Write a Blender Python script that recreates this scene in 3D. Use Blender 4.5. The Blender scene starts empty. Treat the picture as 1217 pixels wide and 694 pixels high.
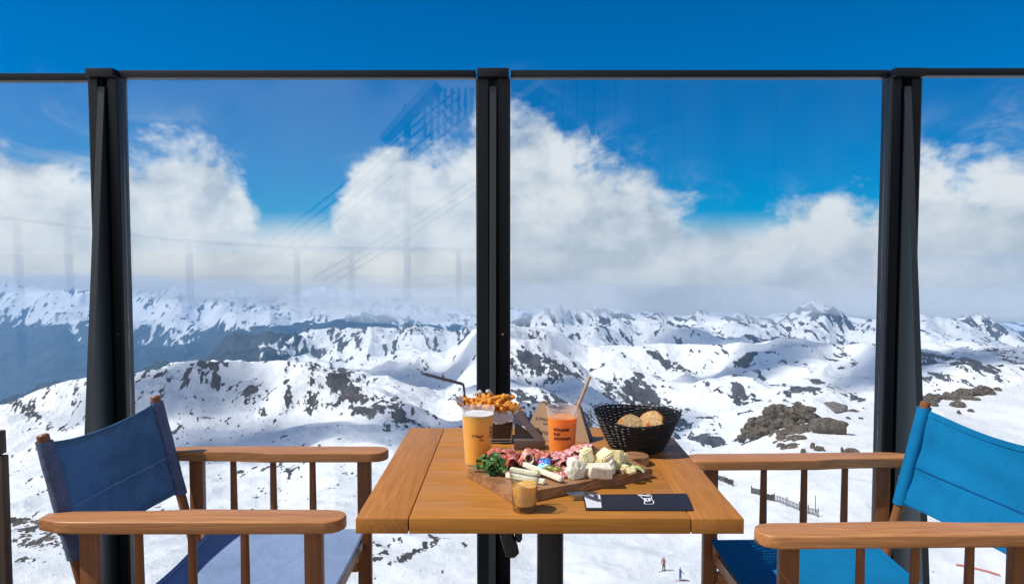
import bpy, bmesh, math, random
import numpy as np
from mathutils import Vector, Matrix, Euler
random.seed(7)
C = bpy.context.scene.collection
SC = bpy.context.scene
PI = math.pi
R = math.radians

# ---------------------------------------------------------------- camera
F = 879.0; W0, H0 = 1217.0, 694.0
HC = 1.256
PITCH = R(2.865); YAW = R(0.10)
cam_d = bpy.data.cameras.new('camera'); cam = bpy.data.objects.new('camera', cam_d); C.objects.link(cam)
cam.location = (0, 0, HC)
cam.rotation_euler = (PI/2 - PITCH, 0, YAW)
cam_d.sensor_width = 36; cam_d.lens = 36*F/W0
cam_d.clip_start = .05; cam_d.clip_end = 80000
SC.camera = cam
CM = cam.rotation_euler.to_matrix()
def ray(px, py):
    return CM @ Vector(((px-W0/2)/F, (H0/2-py)/F, -1))
def PY(px, py, Y):          # point on the ray of a pixel at forward distance Y
    d = ray(px, py); t = Y/d.y
    return Vector((d.x*t, Y, HC+d.z*t))
def PZ(px, py, z):          # ... or at height z
    d = ray(px, py); t = (z-HC)/d.z
    return Vector((d.x*t, d.y*t, z))

# ---------------------------------------------------------------- render / view
SC.render.engine = 'CYCLES'
SC.view_settings.view_transform = 'Standard'
SC.view_settings.look = 'None'
SC.view_settings.exposure = 0.0
SC.view_settings.gamma = 1.0
SC.cycles.volume_bounces = 1
SC.cycles.max_bounces = 10
SC.cycles.transparent_max_bounces = 24

# ---------------------------------------------------------------- tagging / objects
def tag(o, label=None, cat=None, group=None, kind=None):
    if label: o['label'] = label
    if cat: o['category'] = cat
    if group: o['group'] = group
    if kind: o['kind'] = kind
    return o
def empty(name, loc, rz=0, label=None, cat=None, group=None):
    o = bpy.data.objects.new(name, None); C.objects.link(o)
    o.location = loc; o.rotation_euler = (0, 0, rz); o.empty_display_size = .05
    return tag(o, label, cat, group)
def copy_tree(o, parent=None):
    c = o.copy(); C.objects.link(c)
    if parent: c.parent = parent
    for ch in list(o.children): copy_tree(ch, c)
    return c

class MB:
    """collects shapes into one mesh"""
    def __init__(s): s.bm = bmesh.new()
    def box(s, c, size, rot=None, bev=0, seg=2):
        r = bmesh.ops.create_cube(s.bm, size=1)
        vs = r['verts']
        M = Matrix.Translation(Vector(c)) @ ((rot.to_4x4() if rot is not None else Matrix.Identity(4))) @ Matrix.Diagonal((*size, 1))
        bmesh.ops.transform(s.bm, matrix=M, verts=vs)
        if bev:
            es = list({e for v in vs for e in v.link_edges})
            bmesh.ops.bevel(s.bm, geom=es, offset=bev, segments=seg, affect='EDGES', profile=.6)
        return s
    def prism(s, poly, z0, z1, M=None, bev=0, seg=2):
        M = M or Matrix.Identity(4)
        b = [s.bm.verts.new(M @ Vector((x, y, z0))) for x, y in poly]
        t = [s.bm.verts.new(M @ Vector((x, y, z1))) for x, y in poly]
        n = len(poly); fs = []
        fs.append(s.bm.faces.new(list(reversed(b)))); fs.append(s.bm.faces.new(t))
        for i in range(n): fs.append(s.bm.faces.new((b[i], b[(i+1) % n], t[(i+1) % n], t[i])))
        if bev:
            es = [e for e in set(fs[0].edges) | set(fs[1].edges)]
            bmesh.ops.bevel(s.bm, geom=es, offset=bev, segments=seg, affect='EDGES', profile=.6)
        return s
    def tube(s, pts, r, n=8, cap=True, closed=False):
        pts = [Vector(p) for p in pts]; rings = []
        rr = r if isinstance(r, (list, tuple)) else [r]*len(pts)
        up = None
        for i, p in enumerate(pts):
            if closed: t = pts[(i+1) % len(pts)] - pts[i-1]
            else: t = pts[min(i+1, len(pts)-1)] - pts[max(i-1, 0)]
            if t.length < 1e-9: t = Vector((0, 0, 1))
            t.normalize()
            if up is None:
                up = Vector((0, 0, 1)) if abs(t.z) < .9 else Vector((1, 0, 0))
            a = t.cross(up)
            if a.length < 1e-6: a = t.orthogonal()
            a.normalize(); b = a.cross(t); b.normalize(); up = b
            rings.append([s.bm.verts.new(p + rr[i]*(math.cos(2*PI*k/n)*a + math.sin(2*PI*k/n)*b)) for k in range(n)])
        m = len(rings)
        for i in range(m if closed else m-1):
            A, B = rings[i], rings[(i+1) % m]
            for k in range(n): s.bm.faces.new((A[k], A[(k+1) % n], B[(k+1) % n], B[k]))
        if cap and not closed:
            s.bm.faces.new(list(reversed(rings[0]))); s.bm.faces.new(rings[-1])
        return s
    def lathe(s, prof, n=48, c=(0, 0, 0), closed=False, sx=1, sy=1):
        c = Vector(c); rings = []
        for r, z in prof:
            if r < 1e-6: rings.append([s.bm.verts.new(c + Vector((0, 0, z)))])
            else: rings.append([s.bm.verts.new(c + Vector((sx*r*math.cos(2*PI*k/n), sy*r*math.sin(2*PI*k/n), z))) for k in range(n)])
        m = len(rings)
        for i in range(m if closed else m-1):
            A, B = rings[i], rings[(i+1) % m]
            for k in range(n):
                k2 = (k+1) % n
                if len(A) == 1 and len(B) == 1: continue
                if len(A) == 1: s.bm.faces.new((A[0], B[k2], B[k]))
                elif len(B) == 1: s.bm.faces.new((A[k], A[k2], B[0]))
                else: s.bm.faces.new((A[k], A[k2], B[k2], B[k]))
        return s
    def grid(s, fn, nu, nv, thick=0):
        """fn(u,v)->Vector; thick>0 gives it a back side along the normal"""
        V = [[Vector(fn(i/(nu-1), j/(nv-1))) for j in range(nv)] for i in range(nu)]
        def lay(off):
            g = []
            for i in range(nu):
                row = []
                for j in range(nv):
                    a = V[min(i+1, nu-1)][j] - V[max(i-1, 0)][j]; b = V[i][min(j+1, nv-1)] - V[i][max(j-1, 0)]
                    nn = a.cross(b); nn = nn.normalized() if nn.length > 0 else Vector((0, 0, 1))
                    row.append(s.bm.verts.new(V[i][j] + nn*off))
                g.append(row)
            return g
        A = lay(thick/2)
        for i in range(nu-1):
            for j in range(nv-1): s.bm.faces.new((A[i][j], A[i+1][j], A[i+1][j+1], A[i][j+1]))
        if thick:
            B = lay(-thick/2)
            for i in range(nu-1):
                for j in range(nv-1): s.bm.faces.new((B[i][j], B[i][j+1], B[i+1][j+1], B[i+1][j]))
            for i in range(nu-1):
                s.bm.faces.new((A[i][0], B[i][0], B[i+1][0], A[i+1][0])); s.bm.faces.new((A[i][-1], A[i+1][-1], B[i+1][-1], B[i][-1]))
            for j in range(nv-1):
                s.bm.faces.new((A[0][j], A[0][j+1], B[0][j+1], B[0][j])); s.bm.faces.new((A[-1][j], B[-1][j], B[-1][j+1], A[-1][j+1]))
        return s
    def build(s, name, m, parent=None, smooth=True, ang=35, fix=True):
        if fix: bmesh.ops.recalc_face_normals(s.bm, faces=s.bm.faces[:])
        me = bpy.data.meshes.new(name); s.bm.to_mesh(me); s.bm.free()
        if smooth:
            me.polygons.foreach_set('use_smooth', [True]*len(me.polygons))
            try: me.set_sharp_from_angle(angle=R(ang))
            except Exception: pass
        for mm in (m if isinstance(m, (list, tuple)) else [m]): me.materials.append(mm)
        o = bpy.data.objects.new(name, me); C.objects.link(o)
        if parent: o.parent = parent
        return o

# ---------------------------------------------------------------- materials
class NT:
    def __init__(s, nt): s.nt = nt; s.n = nt.nodes; s.l = nt.links
    def new(s, t, **kw):
        o = s.n.new(t)
        for k, v in kw.items():
            if k.startswith('i_'):
                key = k[2:]; key = int(key) if key.isdigit() else key.replace('_', ' ')
                s.set(o.inputs[key], v)
            else: setattr(o, k, v)
        return o
    def set(s, sock, v):
        if isinstance(v, bpy.types.NodeSocket): s.l.new(v, sock)
        elif isinstance(v, (tuple, list)) and len(v) == 3 and sock.type == 'RGBA': sock.default_value = (*v, 1)
        else: sock.default_value = v
    def math(s, op, a, b=0.0, c=None, clamp=False):
        m = s.n.new('ShaderNodeMath'); m.operation = op; m.use_clamp = clamp
        s.set(m.inputs[0], a); s.set(m.inputs[1], b)
        if c is not None: s.set(m.inputs[2], c)
        return m.outputs[0]
    def mix(s, f, a, b, mode='MIX'):
        m = s.n.new('ShaderNodeMix'); m.data_type = 'RGBA'; m.blend_type = mode
        s.set(m.inputs[0], f); s.set(m.inputs[6], a); s.set(m.inputs[7], b)
        return m.outputs[2]
    def ss(s, v, a, b, lo=0., hi=1.):
        m = s.n.new('ShaderNodeMapRange'); m.interpolation_type = 'SMOOTHSTEP'
        s.set(m.inputs[0], v); m.inputs[1].default_value = a; m.inputs[2].default_value = b
        m.inputs[3].default_value = lo; m.inputs[4].default_value = hi
        return m.outputs[0]
    def ramp(s, v, stops):
        r = s.n.new('ShaderNodeValToRGB'); s.set(r.inputs[0], v)
        el = r.color_ramp.elements
        while len(el) < len(stops): el.new(.5)
        for e, (p, c) in zip(el, stops): e.position = p; e.color = (*c, 1)
        return r.outputs[0]
    def noise(s, vec, scale, detail=4, rough=.55, dist=0., dim='3D'):
        n = s.n.new('ShaderNodeTexNoise'); n.noise_dimensions = dim
        if vec is not None: s.set(n.inputs['Vector'], vec)
        n.inputs['Scale'].default_value = scale; n.inputs['Detail'].default_value = detail
        n.inputs['Roughness'].default_value = rough; n.inputs['Distortion'].default_value = dist
        return n.outputs['Fac']
    def scale(s, vec, sc, off=(0, 0, 0)):
        m = s.n.new('ShaderNodeMapping'); s.set(m.inputs[0], vec)
        m.inputs['Scale'].default_value = sc; m.inputs['Location'].default_value = off
        return m.outputs[0]
    def bump(s, h, strength=.3, dist=.01):
        b = s.n.new('ShaderNodeBump'); s.set(b.inputs['Height'], h)
        b.inputs['Strength'].default_value = strength; b.inputs['Distance'].default_value = dist
        return b.outputs[0]

def material(name):
    m = bpy.data.materials.new(name); m.use_nodes = True
    m.node_tree.nodes.clear(); t = NT(m.node_tree)
    t.out = t.new('ShaderNodeOutputMaterial'); t.m = m
    t.tc = t.new('ShaderNodeTexCoord'); t.obj = t.tc.outputs['Object']
    return m, t
def pbsdf(t, color, rough=.5, normal=None, **kw):
    p = t.new('ShaderNodeBsdfPrincipled')
    t.set(p.inputs['Base Color'], color); t.set(p.inputs['Roughness'], rough)
    if normal is not None: t.set(p.inputs['Normal'], normal)
    for k, v in kw.items(): t.set(p.inputs[k.replace('_', ' ')], v)
    return p
def simple(name, col, rough=.5, var=.15, nscale=30, bump=.0, bscale=None, **kw):
    m, t = material(name)
    f = t.noise(t.obj, nscale, 5, .6)
    c = t.mix(f, tuple(x*(1-var) for x in col), tuple(min(1, x*(1+var)) for x in col))
    nrm = t.bump(t.noise(t.obj, bscale or nscale*2, 4), bump, .004) if bump else None
    p = pbsdf(t, c, rough, nrm, **kw)
    t.l.new(p.outputs[0], t.out.inputs[0])
    return m
def wood(name, col, dark, axis='x', scale=1., rough=.38, grain=.5, patchy=0.25, coat=0.15):
    m, t = material(name)
    oi = t.new('ShaderNodeObjectInfo')
    off = t.new('ShaderNodeVectorMath', operation='SCALE'); t.set(off.inputs[0], t.obj); off.inputs['Scale'].default_value = 1
    add = t.new('ShaderNodeVectorMath', operation='ADD'); t.set(add.inputs[0], t.obj)
    rnd = t.new('ShaderNodeCombineXYZ'); 
    for i in range(3): t.set(rnd.inputs[i], t.math('MULTIPLY', oi.outputs['Random'], 7.3*(i+1)))
    t.set(add.inputs[1], rnd.outputs[0])
    S = {'x': (1.2, 26, 26), 'y': (26, 1.2, 26), 'z': (26, 26, 1.2)}[axis]
    v = t.scale(add.outputs[0], tuple(a*scale for a in S))
    n1 = t.noise(v, 3.2, 6, .62, 1.6)
    S2 = tuple(a*scale*4 for a in S)
    n2 = t.noise(t.scale(add.outputs[0], S2), 4, 3, .6)
    n3 = t.noise(add.outputs[0], 5, 3, .5)
    f = t.math('ADD', t.math('MULTIPLY', n1, .75), t.math('MULTIPLY', n2, .25))
    f = t.ss(f, .5-.16/grain*.5, .5+.16/grain*.5)
    c = t.mix(f, dark, col)
    c = t.mix(t.math('MULTIPLY', t.ss(t.noise(add.outputs[0], 16, 5, .7), .56, .72), .28), c, dark)
    c = t.mix(t.math('MULTIPLY', n3, patchy), c, tuple(x*.72 for x in col))
    c = t.mix(t.math('MULTIPLY', oi.outputs['Random'], .22), c, tuple(x*.75 for x in dark))
    rr = t.math('ADD', rough, t.math('MULTIPLY', n2, .15))
    nrm = t.bump(f, .12, .0012)
    p = pbsdf(t, c, rr, nrm, Coat_Weight=coat, Coat_Roughness=.25, Specular_IOR_Level=.3)
    t.l.new(p.outputs[0], t.out.inputs[0])
    return m
M = {}
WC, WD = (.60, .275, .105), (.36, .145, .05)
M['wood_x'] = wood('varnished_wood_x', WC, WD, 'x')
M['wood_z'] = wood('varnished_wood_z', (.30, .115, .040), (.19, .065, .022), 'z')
TC, TD = (.56, .235, .040), (.38, .142, .022)
M['table_x'] = wood('table_wood_x', TC, TD, 'x', rough=.40, coat=.05)
M['table_y'] = wood('table_wood_y', (.54, .225, .048), (.38, .14, .026), 'y', rough=.40, coat=.05)
M['grey_wood'] = wood('weathered_wood', (.115, .072, .048), (.055, .036, .026), 'z', rough=.6)
M['black'] = simple('black_powder_coat', (.012, .014, .018), .32, .1, 200, bump=.03)
M['post'] = simple('anthracite_aluminium', (.007, .010, .014), .42, .12, 60, bump=.03, bscale=500, Specular_IOR_Level=.3)
M['fin'] = simple('anthracite_fin', (.022, .031, .038), .4, .08, 60, bump=.02, bscale=500)
M['steel'] = simple('brushed_steel', (.42, .41, .40), .28, .1, 80, Metallic=1.0)
M['wire'] = simple('dull_wire', (.10, .10, .105), .35, .1, 80, Metallic=.8)
def fabric(name, col, var=.2, trans=.25, sheen=.0, wv=900, wscale=1.):
    m, t = material(name)
    a = t.noise(t.scale(t.obj, (1, 9, 9)), 90*wscale, 3, .6); b = t.noise(t.scale(t.obj, (9, 9, 1)), 90*wscale, 3, .6)
    c2 = t.noise(t.obj, 9, 5, .65, .6)
    f = t.math('MULTIPLY', t.math('ADD', a, b), .5)
    f = t.ss(f, .38, .62)
    f = t.math('ADD', t.math('MULTIPLY', f, .55), t.math('MULTIPLY', t.ss(c2, .3, .7), .45))
    c = t.mix(f, tuple(x*(1-var) for x in col), tuple(min(1, x*(1+var)) for x in col))
    nrm = t.bump(t.math('ADD', t.math('MULTIPLY', f, .5), t.math('MULTIPLY', c2, 3.)), .5, .0025)
    p = pbsdf(t, c, .85, nrm, Sheen_Weight=sheen, Sheen_Roughness=.4, Specular_IOR_Level=.25)
    tr = t.new('ShaderNodeBsdfTranslucent'); t.set(tr.inputs[0], c)
    mx = t.new('ShaderNodeMixShader'); mx.inputs[0].default_value = trans
    t.l.new(p.outputs[0], mx.inputs[1]); t.l.new(tr.outputs[0], mx.inputs[2]); t.l.new(mx.outputs[0], t.out.inputs[0])
    return m
M['azure'] = fabric('azure_canvas', (.0, .19, .42), .2, .15)
M['azure_hem'] = fabric('azure_hem', (.0, .10, .27), .13, .05)
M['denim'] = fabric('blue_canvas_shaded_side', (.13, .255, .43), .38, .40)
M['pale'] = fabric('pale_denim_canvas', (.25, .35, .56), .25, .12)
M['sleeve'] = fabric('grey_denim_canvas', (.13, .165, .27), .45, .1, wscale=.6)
SKYMUL = (.0, .655, 1.15)
LOWC = (5.3, 6.2, 7.3)
LOWC2 = (3.9, 4.9, 6.1)
# ================================================================ TERRAIN
def lerp_curve(pts):
    pts = sorted(pts); xs = np.array([p[0] for p in pts], float); ys = np.array([p[1] for p in pts], float)
    return lambda q: np.interp(q, xs, ys)
_perm = np.random.RandomState(11).permutation(4096).astype(np.int64)
def perlin(x, y, seed=0):
    xi = np.floor(x).astype(np.int64); yi = np.floor(y).astype(np.int64)
    xf = x-xi; yf = y-yi
    def g(ix, iy):
        h = _perm[(_perm[(ix+seed*131) & 4095] + iy*7 + seed*17) & 4095]
        a = h*(2*PI/4096)
        return np.cos(a), np.sin(a)
    u = xf*xf*xf*(xf*(xf*6-15)+10); v = yf*yf*yf*(yf*(yf*6-15)+10)
    def dot(ix, iy, dx, dy):
        gx, gy = g(ix, iy); return gx*dx+gy*dy
    a = dot(xi, yi, xf, yf); b = dot(xi+1, yi, xf-1, yf)
    c = dot(xi, yi+1, xf, yf-1); d = dot(xi+1, yi+1, xf-1, yf-1)
    return ((a+(b-a)*u)*(1-v) + (c+(d-c)*u)*v)*1.5
HOR = 303.0
c1 = lerp_curve([(-300,660),(-100,628),(0,620),(60,616),(150,619),(260,617),(330,608),(360,592),(395,577),(440,568),(520,559),(650,552),(815,541),(860,533),(885,526),(905,518),(930,506),(960,499),(1040,486),(1100,472),(1160,465),(1217,459),(1400,440)])
c2 = lerp_curve([(-300,540),(-60,500),(0,482),(30,471),(60,459),(100,451),(150,446),(190,436),(230,429),(300,430),(330,428),(372,434),(400,442),(440,461),(480,480),(520,497),(550,500),(575,490),(600,481),(640,475),(690,484),(730,508),(780,545),(840,600),(1400,600)])
c3 = lerp_curve([(-300,600),(300,470),(380,455),(425,441),(460,430),(500,427),(530,422),(545,408),(561,393),(580,388),(604,386),(650,394),(700,412),(770,410),(840,407),(870,405),(900,401),(930,397),(960,402),(985,408),(1010,414),(1030,408),(1045,406),(1090,402),(1140,406),(1180,413),(1217,420),(1400,430)])
c4 = lerp_curve([(-300,600),(180,470),(245,434),(262,408),(275,400),(305,397),(320,391),(345,399),(365,392),(400,388),(430,390),(470,394),(500,391),(545,394),(580,386),(620,378),(640,377),(662,371),(690,376),(720,369),(745,377),(780,376),(800,380),(830,377),(860,386),(885,380),(905,386),(935,379),(966,364),(990,376),(1015,380),(1045,386),(1100,379),(1125,383),(1155,374),(1180,386),(1217,396),(1400,400)])
c5 = lerp_curve([(-300,325),(0,336),(30,340),(60,333),(85,341),(100,345),(150,343),(180,346),(205,341),(240,349),(280,346),(330,354),(360,347),(385,342),(405,349),(425,346),(445,356),(500,362),(560,366),(700,374),(1217,386),(1400,390)])
NU = 1500
us = np.linspace(-1.25, 1.25, NU)
px = 610+879*us
d1, d2, d3, d4, d5 = [c(px)-HOR for c in (c1, c2, c3, c4, c5)]
Yc1 = lerp_curve([(-300,150),(0,165),(300,180),(420,230),(650,280),(880,250),(960,225),(1217,260),(1500,280)])(px)
Yc2 = lerp_curve([(-300,1300),(0,1400),(300,1500),(400,1450),(520,1200),(640,1150),(1500,1150)])(px)
Yc3 = lerp_curve([(-300,3300),(430,3600),(600,3300),(700,3600),(930,3000),(1217,2600),(1500,2500)])(px)
Yc4 = 8000+600*np.sin(us*9)
Yc5 = 21500+900*np.sin(us*7+1)
m12 = np.minimum(d1, d2); m123 = np.minimum(m12, d3); m1234 = np.minimum(m123, d4)
one = np.ones(NU)
d2v = np.where(d2 < d1+10, d2, d1+10)
d3v = np.where(d3 < m12+10, d3, m12+10)
d4v = np.where(d4 < m123+10, d4, m123+10)
ctrl = [  # (Y, d, rows, roughness, rock bias)
 (40*one, 640*one, 0, .4, -.3),
 (104*one, 396*one, 40, .35, -.42),
 (Yc1, d1, 150, .35, -.36),
 (Yc1*1.35, d1+55, 8, .5, 0),
 (700*one, d1+8, 8, .5, 0),
 (.84*Yc2, d2v+.45*(np.maximum(d1-d2v, 4)), 110, .42, -.06),
 (Yc2, d2v, 120, 1., .06),
 (1.17*Yc2, d2v+28, 8, 1., 0),
 (2000*one, m12+10, 8, .8, 0),
 (.78*Yc3, d3v+.5*(m12+10-d3v), 110, .9, -.04),
 (Yc3, d3v, 110, 1., -.05),
 (1.25*Yc3, d3v+26, 8, 1., 0),
 (5800*one, m123+14, 8, 1., 0),
 (Yc4, d4v, 110, 1.6, .50),
 (1.2*Yc4, d4v+30, 8, 1, 0),
 (13500*one, m1234+12, 8, 1, .1),
 (.92*Yc5, d5+.33*(m1234+12-d5), 80, .8, .25),
 (Yc5, d5, 70, .75, .22),
 (1.12*Yc5, d5+80, 6, 1, 0),
]
YY, DD, RG, RB, SH = [], [], [], [], []
for k in range(1, len(ctrl)):
    y0, dd0, _, r0, b0 = ctrl[k-1]; y1, dd1, n, r1, b1 = ctrl[k]
    z0 = -y0*dd0; z1 = -y1*dd1
    for i in range(n):
        t = i/n
        Y = y0*(y1/y0)**t
        tt = (Y-y0)/(y1-y0)
        z = z0+(z1-z0)*tt
        YY.append(Y); DD.append(-z/Y); RG.append(r0+(r1-r0)*t); RB.append(b0+(b1-b0)*t); SH.append(k)
YY.append(ctrl[-1][0]); DD.append(ctrl[-1][1]); RG.append(1); RB.append(0); SH.append(18)
YY = np.array(YY); DD = np.array(DD); NR = YY.shape[0]
RG = np.array(RG)[:, None]*np.ones(NU); RB = np.array(RB)[:, None]*np.ones(NU); SH = np.array(SH)
XX = YY*us[None, :]
ZB = HC-YY*DD/879.0
PX = 610+879*us[None, :]*np.ones((NR, 1)); PYY = HOR+DD
# relief
Zn = np.zeros_like(ZB); RF = np.zeros_like(ZB)
crest_rows = np.zeros(NR); acc = 0; idx = 0
bounds = np.cumsum([c[2] for c in ctrl])
near_crest = np.ones(NR)
for k, c in enumerate(ctrl):
    if k in (2, 6, 10, 13, 17):
        b = bounds[k]
        for i in range(NR): near_crest[i] = min(near_crest[i], min(1, .22+abs(i-b)/30.))
nc = near_crest[:, None]
wx = XX + .35*YY*.12*perlin(XX/(YY.mean(1, keepdims=True)*.3+1), YY/(YY.mean(1, keepdims=True)*.3+1), 91)*0
lam = 9000.; o = 0
while lam > .5:
    q = lam/YY
    w = np.clip((.42-q)/.2, 0, 1)*np.clip((q-.0022)/.003, 0, 1)
    if w.max() > 0:
        rows = np.where(w.max(axis=1) > 0)[0]; a, b = rows[0], rows[-1]+1
        sl = slice(a, b)
        n = perlin(XX[sl]/lam+o*3.7, YY[sl]/lam*.8+o*1.3, o)
        rid = 1-np.abs(n)*2.2
        big = np.where(q[sl] > .06, nc[sl], .5+.5*nc[sl])
        Zn[sl] += w[sl]*lam*(.088+.060*np.exp(-(np.log(q[sl]/.09)/.9)**2))*(rid*.6+n*.6-.27)*big
        n2 = perlin(XX[sl]/lam*1.3+YY[sl]/lam*.25+o*9.1+40, YY[sl]/lam*.42+5, o+50)
        w2 = np.exp(-(np.log(q[sl]/.0125)/1.15)**2*.5)*np.clip((q[sl]-.0018)/.0015, 0, 1)
        RF[sl] += w2*(n2*.9+(.4-np.abs(n))*.5)
    lam *= .5; o += 1
ZZ = ZB+Zn*RG
# bedrock showing through the snow
patches = [ # px,py,rx,ry,angle,strength
 (404,452,22,9,20,.9),(425,470,48,9,28,.9),(455,490,55,8,25,.8),(430,488,30,9,30,.8),(500,502,30,4,25,.6),
 (368,470,7,22,8,.8),(338,468,5,22,2,.8),(300,447,25,4,5,.3),(262,452,26,7,10,.6),(245,432,14,5,0,.7),(192,452,22,6,0,.5),(120,458,26,8,-12,.6),
 (165,480,16,10,20,.3),(300,470,40,8,0,.3),(310,492,22,5,8,.6),(320,505,10,4,0,.6),(225,500,30,4,0,.35),(60,498,30,7,15,.6),(25,485,40,5,20,.4),(40,530,20,5,15,.4),
 (330,560,24,5,10,.5),(355,572,24,6,15,.65),(310,575,22,4,5,.5),(290,560,16,3,0,.4),(395,580,16,4,-20,.7),(372,592,14,4,-30,.7),(425,578,16,4,-8,.6),(270,600,30,4,0,.4),(200,520,30,5,5,.3),
 (640,436,34,7,12,1.0),(668,448,24,8,15,.9),(618,432,14,9,8,.7),(690,428,30,3,8,.6),(745,410,26,3,10,.3),(795,424,28,4,6,.8),(785,436,8,3,0,.6),(725,468,12,6,25,.8),
 (757,466,14,12,30,1.0),(775,480,26,14,25,1.0),(800,500,34,11,30,.9),(835,520,34,9,22,.9),(850,505,14,6,30,.5),(620,492,20,8,10,.7),(655,485,32,7,10,.8),(690,495,24,6,20,.7),(700,510,20,6,10,.6),
 (880,470,12,6,15,.9),(900,470,10,6,30,.8),(930,465,10,3,0,.6),(957,463,17,6,10,1.),(938,468,8,6,0,.6),(1018,464,12,6,15,.9),(912,436,18,4,25,.8),(905,432,10,3,30,.7),
 (890,412,14,4,-20,.7),(925,401,14,3,-25,.6),(975,440,22,4,30,.5),(1000,425,18,4,10,.5),(1130,432,40,5,10,.8),(1170,443,45,6,14,.9),(1200,430,24,6,20,.6),(1110,448,20,6,8,.7),
 (30,624,50,5,2,1.0),(20,636,34,6,0,1.),(75,640,34,6,-4,1.0),(30,652,26,6,0,.9),(65,655,44,7,4,1.),(25,672,22,5,0,.7),(45,686,20,3,0,.6),(15,662,12,4,0,.6),
 (485,667,44,5,-27,1.0),(505,655,30,5,-25,1.0),(445,652,30,5,-12,.9),(470,645,26,4,-15,.8),(440,675,22,4,-10,.8),(520,642,26,4,-8,.7),(455,664,22,4,-20,.8),(548,655,8,3,-20,.6),(525,685,4,2,-20,.6),
 (1125,474,44,5,-8,1.0),(1100,470,12,3,0,.8),
 (620,395,40,8,0,.2),(930,412,60,10,0,.1),(1010,405,14,10,20,.6),
]
PA = np.zeros_like(ZB)
for (x, y, rx, ry, an, s) in patches:
    ca, sa = math.cos(R(an)), math.sin(R(an))
    j0 = max(0, int(np.searchsorted(px, x-2.6*rx-4))); j1 = min(NU, int(np.searchsorted(px, x+2.6*rx+4)))
    dx = PX[:, j0:j1]-x; dy = PYY[:, j0:j1]-y
    a = (dx*ca+dy*sa)/rx; b = (-dx*sa+dy*ca)/ry
    e = np.exp(-.5*(a*a+b*b)*1.3)*s*.95
    # only the visible sheet
    vis = np.ones_like(e, bool)
    if y > 560 or (x > 1060 and y > 466 and y < 480): vis = (SH[:, None] <= 2) & vis
    PA[:, j0:j1] = np.maximum(PA[:, j0:j1], np.where(vis, e, 0))
gy = np.gradient(ZZ, axis=0)/np.maximum(np.gradient(YY, axis=0), 1e-3)
steep = np.clip(np.abs(gy)-.25, 0, 1.2)
RFn = (RF-RF.mean())/RF.std()
print('RF', RF.mean(), RF.std())
RF = RFn*.3
ROCK = RFn*.30+RB*.9+np.minimum(PA, .9)*1.2-.56+steep*.05
ZZ = ZZ+np.clip(ROCK, 0, .6)*YY*.0022*RG
snowline = lerp_curve([(-300,378),(0,384),(150,392),(200,388),(330,386),(420,382),(480,388),(600,400)])(px)
fo = (PYY-snowline[None, :])/14.0 + RF*1.0
FOR = np.where(SH[:, None] >= 15, np.clip(.5+fo, 0, 1), 0.)
FOR = np.where((SH[:, None] >= 12) & (SH[:, None] < 15) & (PX < 430), np.clip(.75+RF*.8-(PX-330)/90., 0, 1)*np.clip((410-PX)/60, 0, 1), FOR)
verts = np.stack([XX, YY, ZZ], -1).reshape(-1, 3)
ii = (np.arange(NR-1)[:, None]*NU+np.arange(NU-1)[None, :]).reshape(-1)
quads = np.stack([ii, ii+1, ii+NU+1, ii+NU], 1)
def fast_mesh(name, v, q, mat_, attrs=None):
    me = bpy.data.meshes.new(name)
    me.vertices.add(len(v)); me.vertices.foreach_set('co', v.astype(np.float32).ravel())
    me.loops.add(q.size); me.loops.foreach_set('vertex_index', q.astype(np.int32).ravel())
    me.polygons.add(len(q)); me.polygons.foreach_set('loop_start', np.arange(0, q.size, 4, dtype=np.int32))
    me.polygons.foreach_set('use_smooth', np.ones(len(q), bool))
    me.update(calc_edges=True)
    for an, av in (attrs or {}).items():
        at = me.attributes.new(an, 'FLOAT', 'POINT'); at.data.foreach_set('value', av.astype(np.float32).ravel())
    me.materials.append(mat_)
    o = bpy.data.objects.new(name, me); C.objects.link(o); return o
def sample_z(X, Y):
    u = X/Y; j = (u+1.25)/2.5*(NU-1); j0 = int(max(0, min(NU-2, math.floor(j)))); f = j-j0
    za = np.interp(Y, YY[:, j0], ZZ[:, j0]); zb = np.interp(Y, YY[:, j0+1], ZZ[:, j0+1])
    return za*(1-f)+zb*f
def ground_hit(x, y):       # first terrain point seen through a pixel
    j = int(round(((x-610)/879+1.25)/2.5*(NU-1)))
    dproj = (HC-ZZ[:, j])/YY[:, j]*879
    k = np.where(dproj <= y-HOR)[0][0]
    k0 = max(k-1, 0)
    a, b = dproj[k0], dproj[k]; f = 0 if a == b else (a-(y-HOR))/(a-b)
    Y = YY[k0, j]+(YY[k, j]-YY[k0, j])*f
    X = Y*(x-610)/879
    return Vector((X, Y, sample_z(X, Y)))
# ---- snow and rock
m, t = material('snow_and_rock')
geo = t.new('ShaderNodeNewGeometry'); pos = geo.outputs['Position']
at = t.new('ShaderNodeAttribute', attribute_name='rock'); af = t.new('ShaderNodeAttribute', attribute_name='forest')
ad = t.new('ShaderNodeAttribute', attribute_name='grain')
vsc = t.new('ShaderNodeVectorMath', operation='SCALE'); t.set(vsc.inputs[0], pos); t.set(vsc.inputs['Scale'], ad.outputs['Fac'])
n1 = t.noise(t.scale(vsc.outputs[0], (1, .40, 1)), 2.2, 6, .66, .3)
rk = t.math('ADD', at.outputs['Fac'], t.math('MULTIPLY', t.math('SUBTRACT', n1, .5), 1.5))
mask = t.ss(rk, -.03, .05)
n2 = t.noise(vsc.outputs[0], .6, 6, .7)
rockc = t.ramp(n2, [(.3, (.030, .031, .034)), (.5, (.068, .066, .065)), (.7, (.13, .12, .108))])
n3 = t.noise(vsc.outputs[0], .25, 4, .6)
snowc = t.mix(n3, (.74, .755, .78), (.82, .825, .83))
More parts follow.
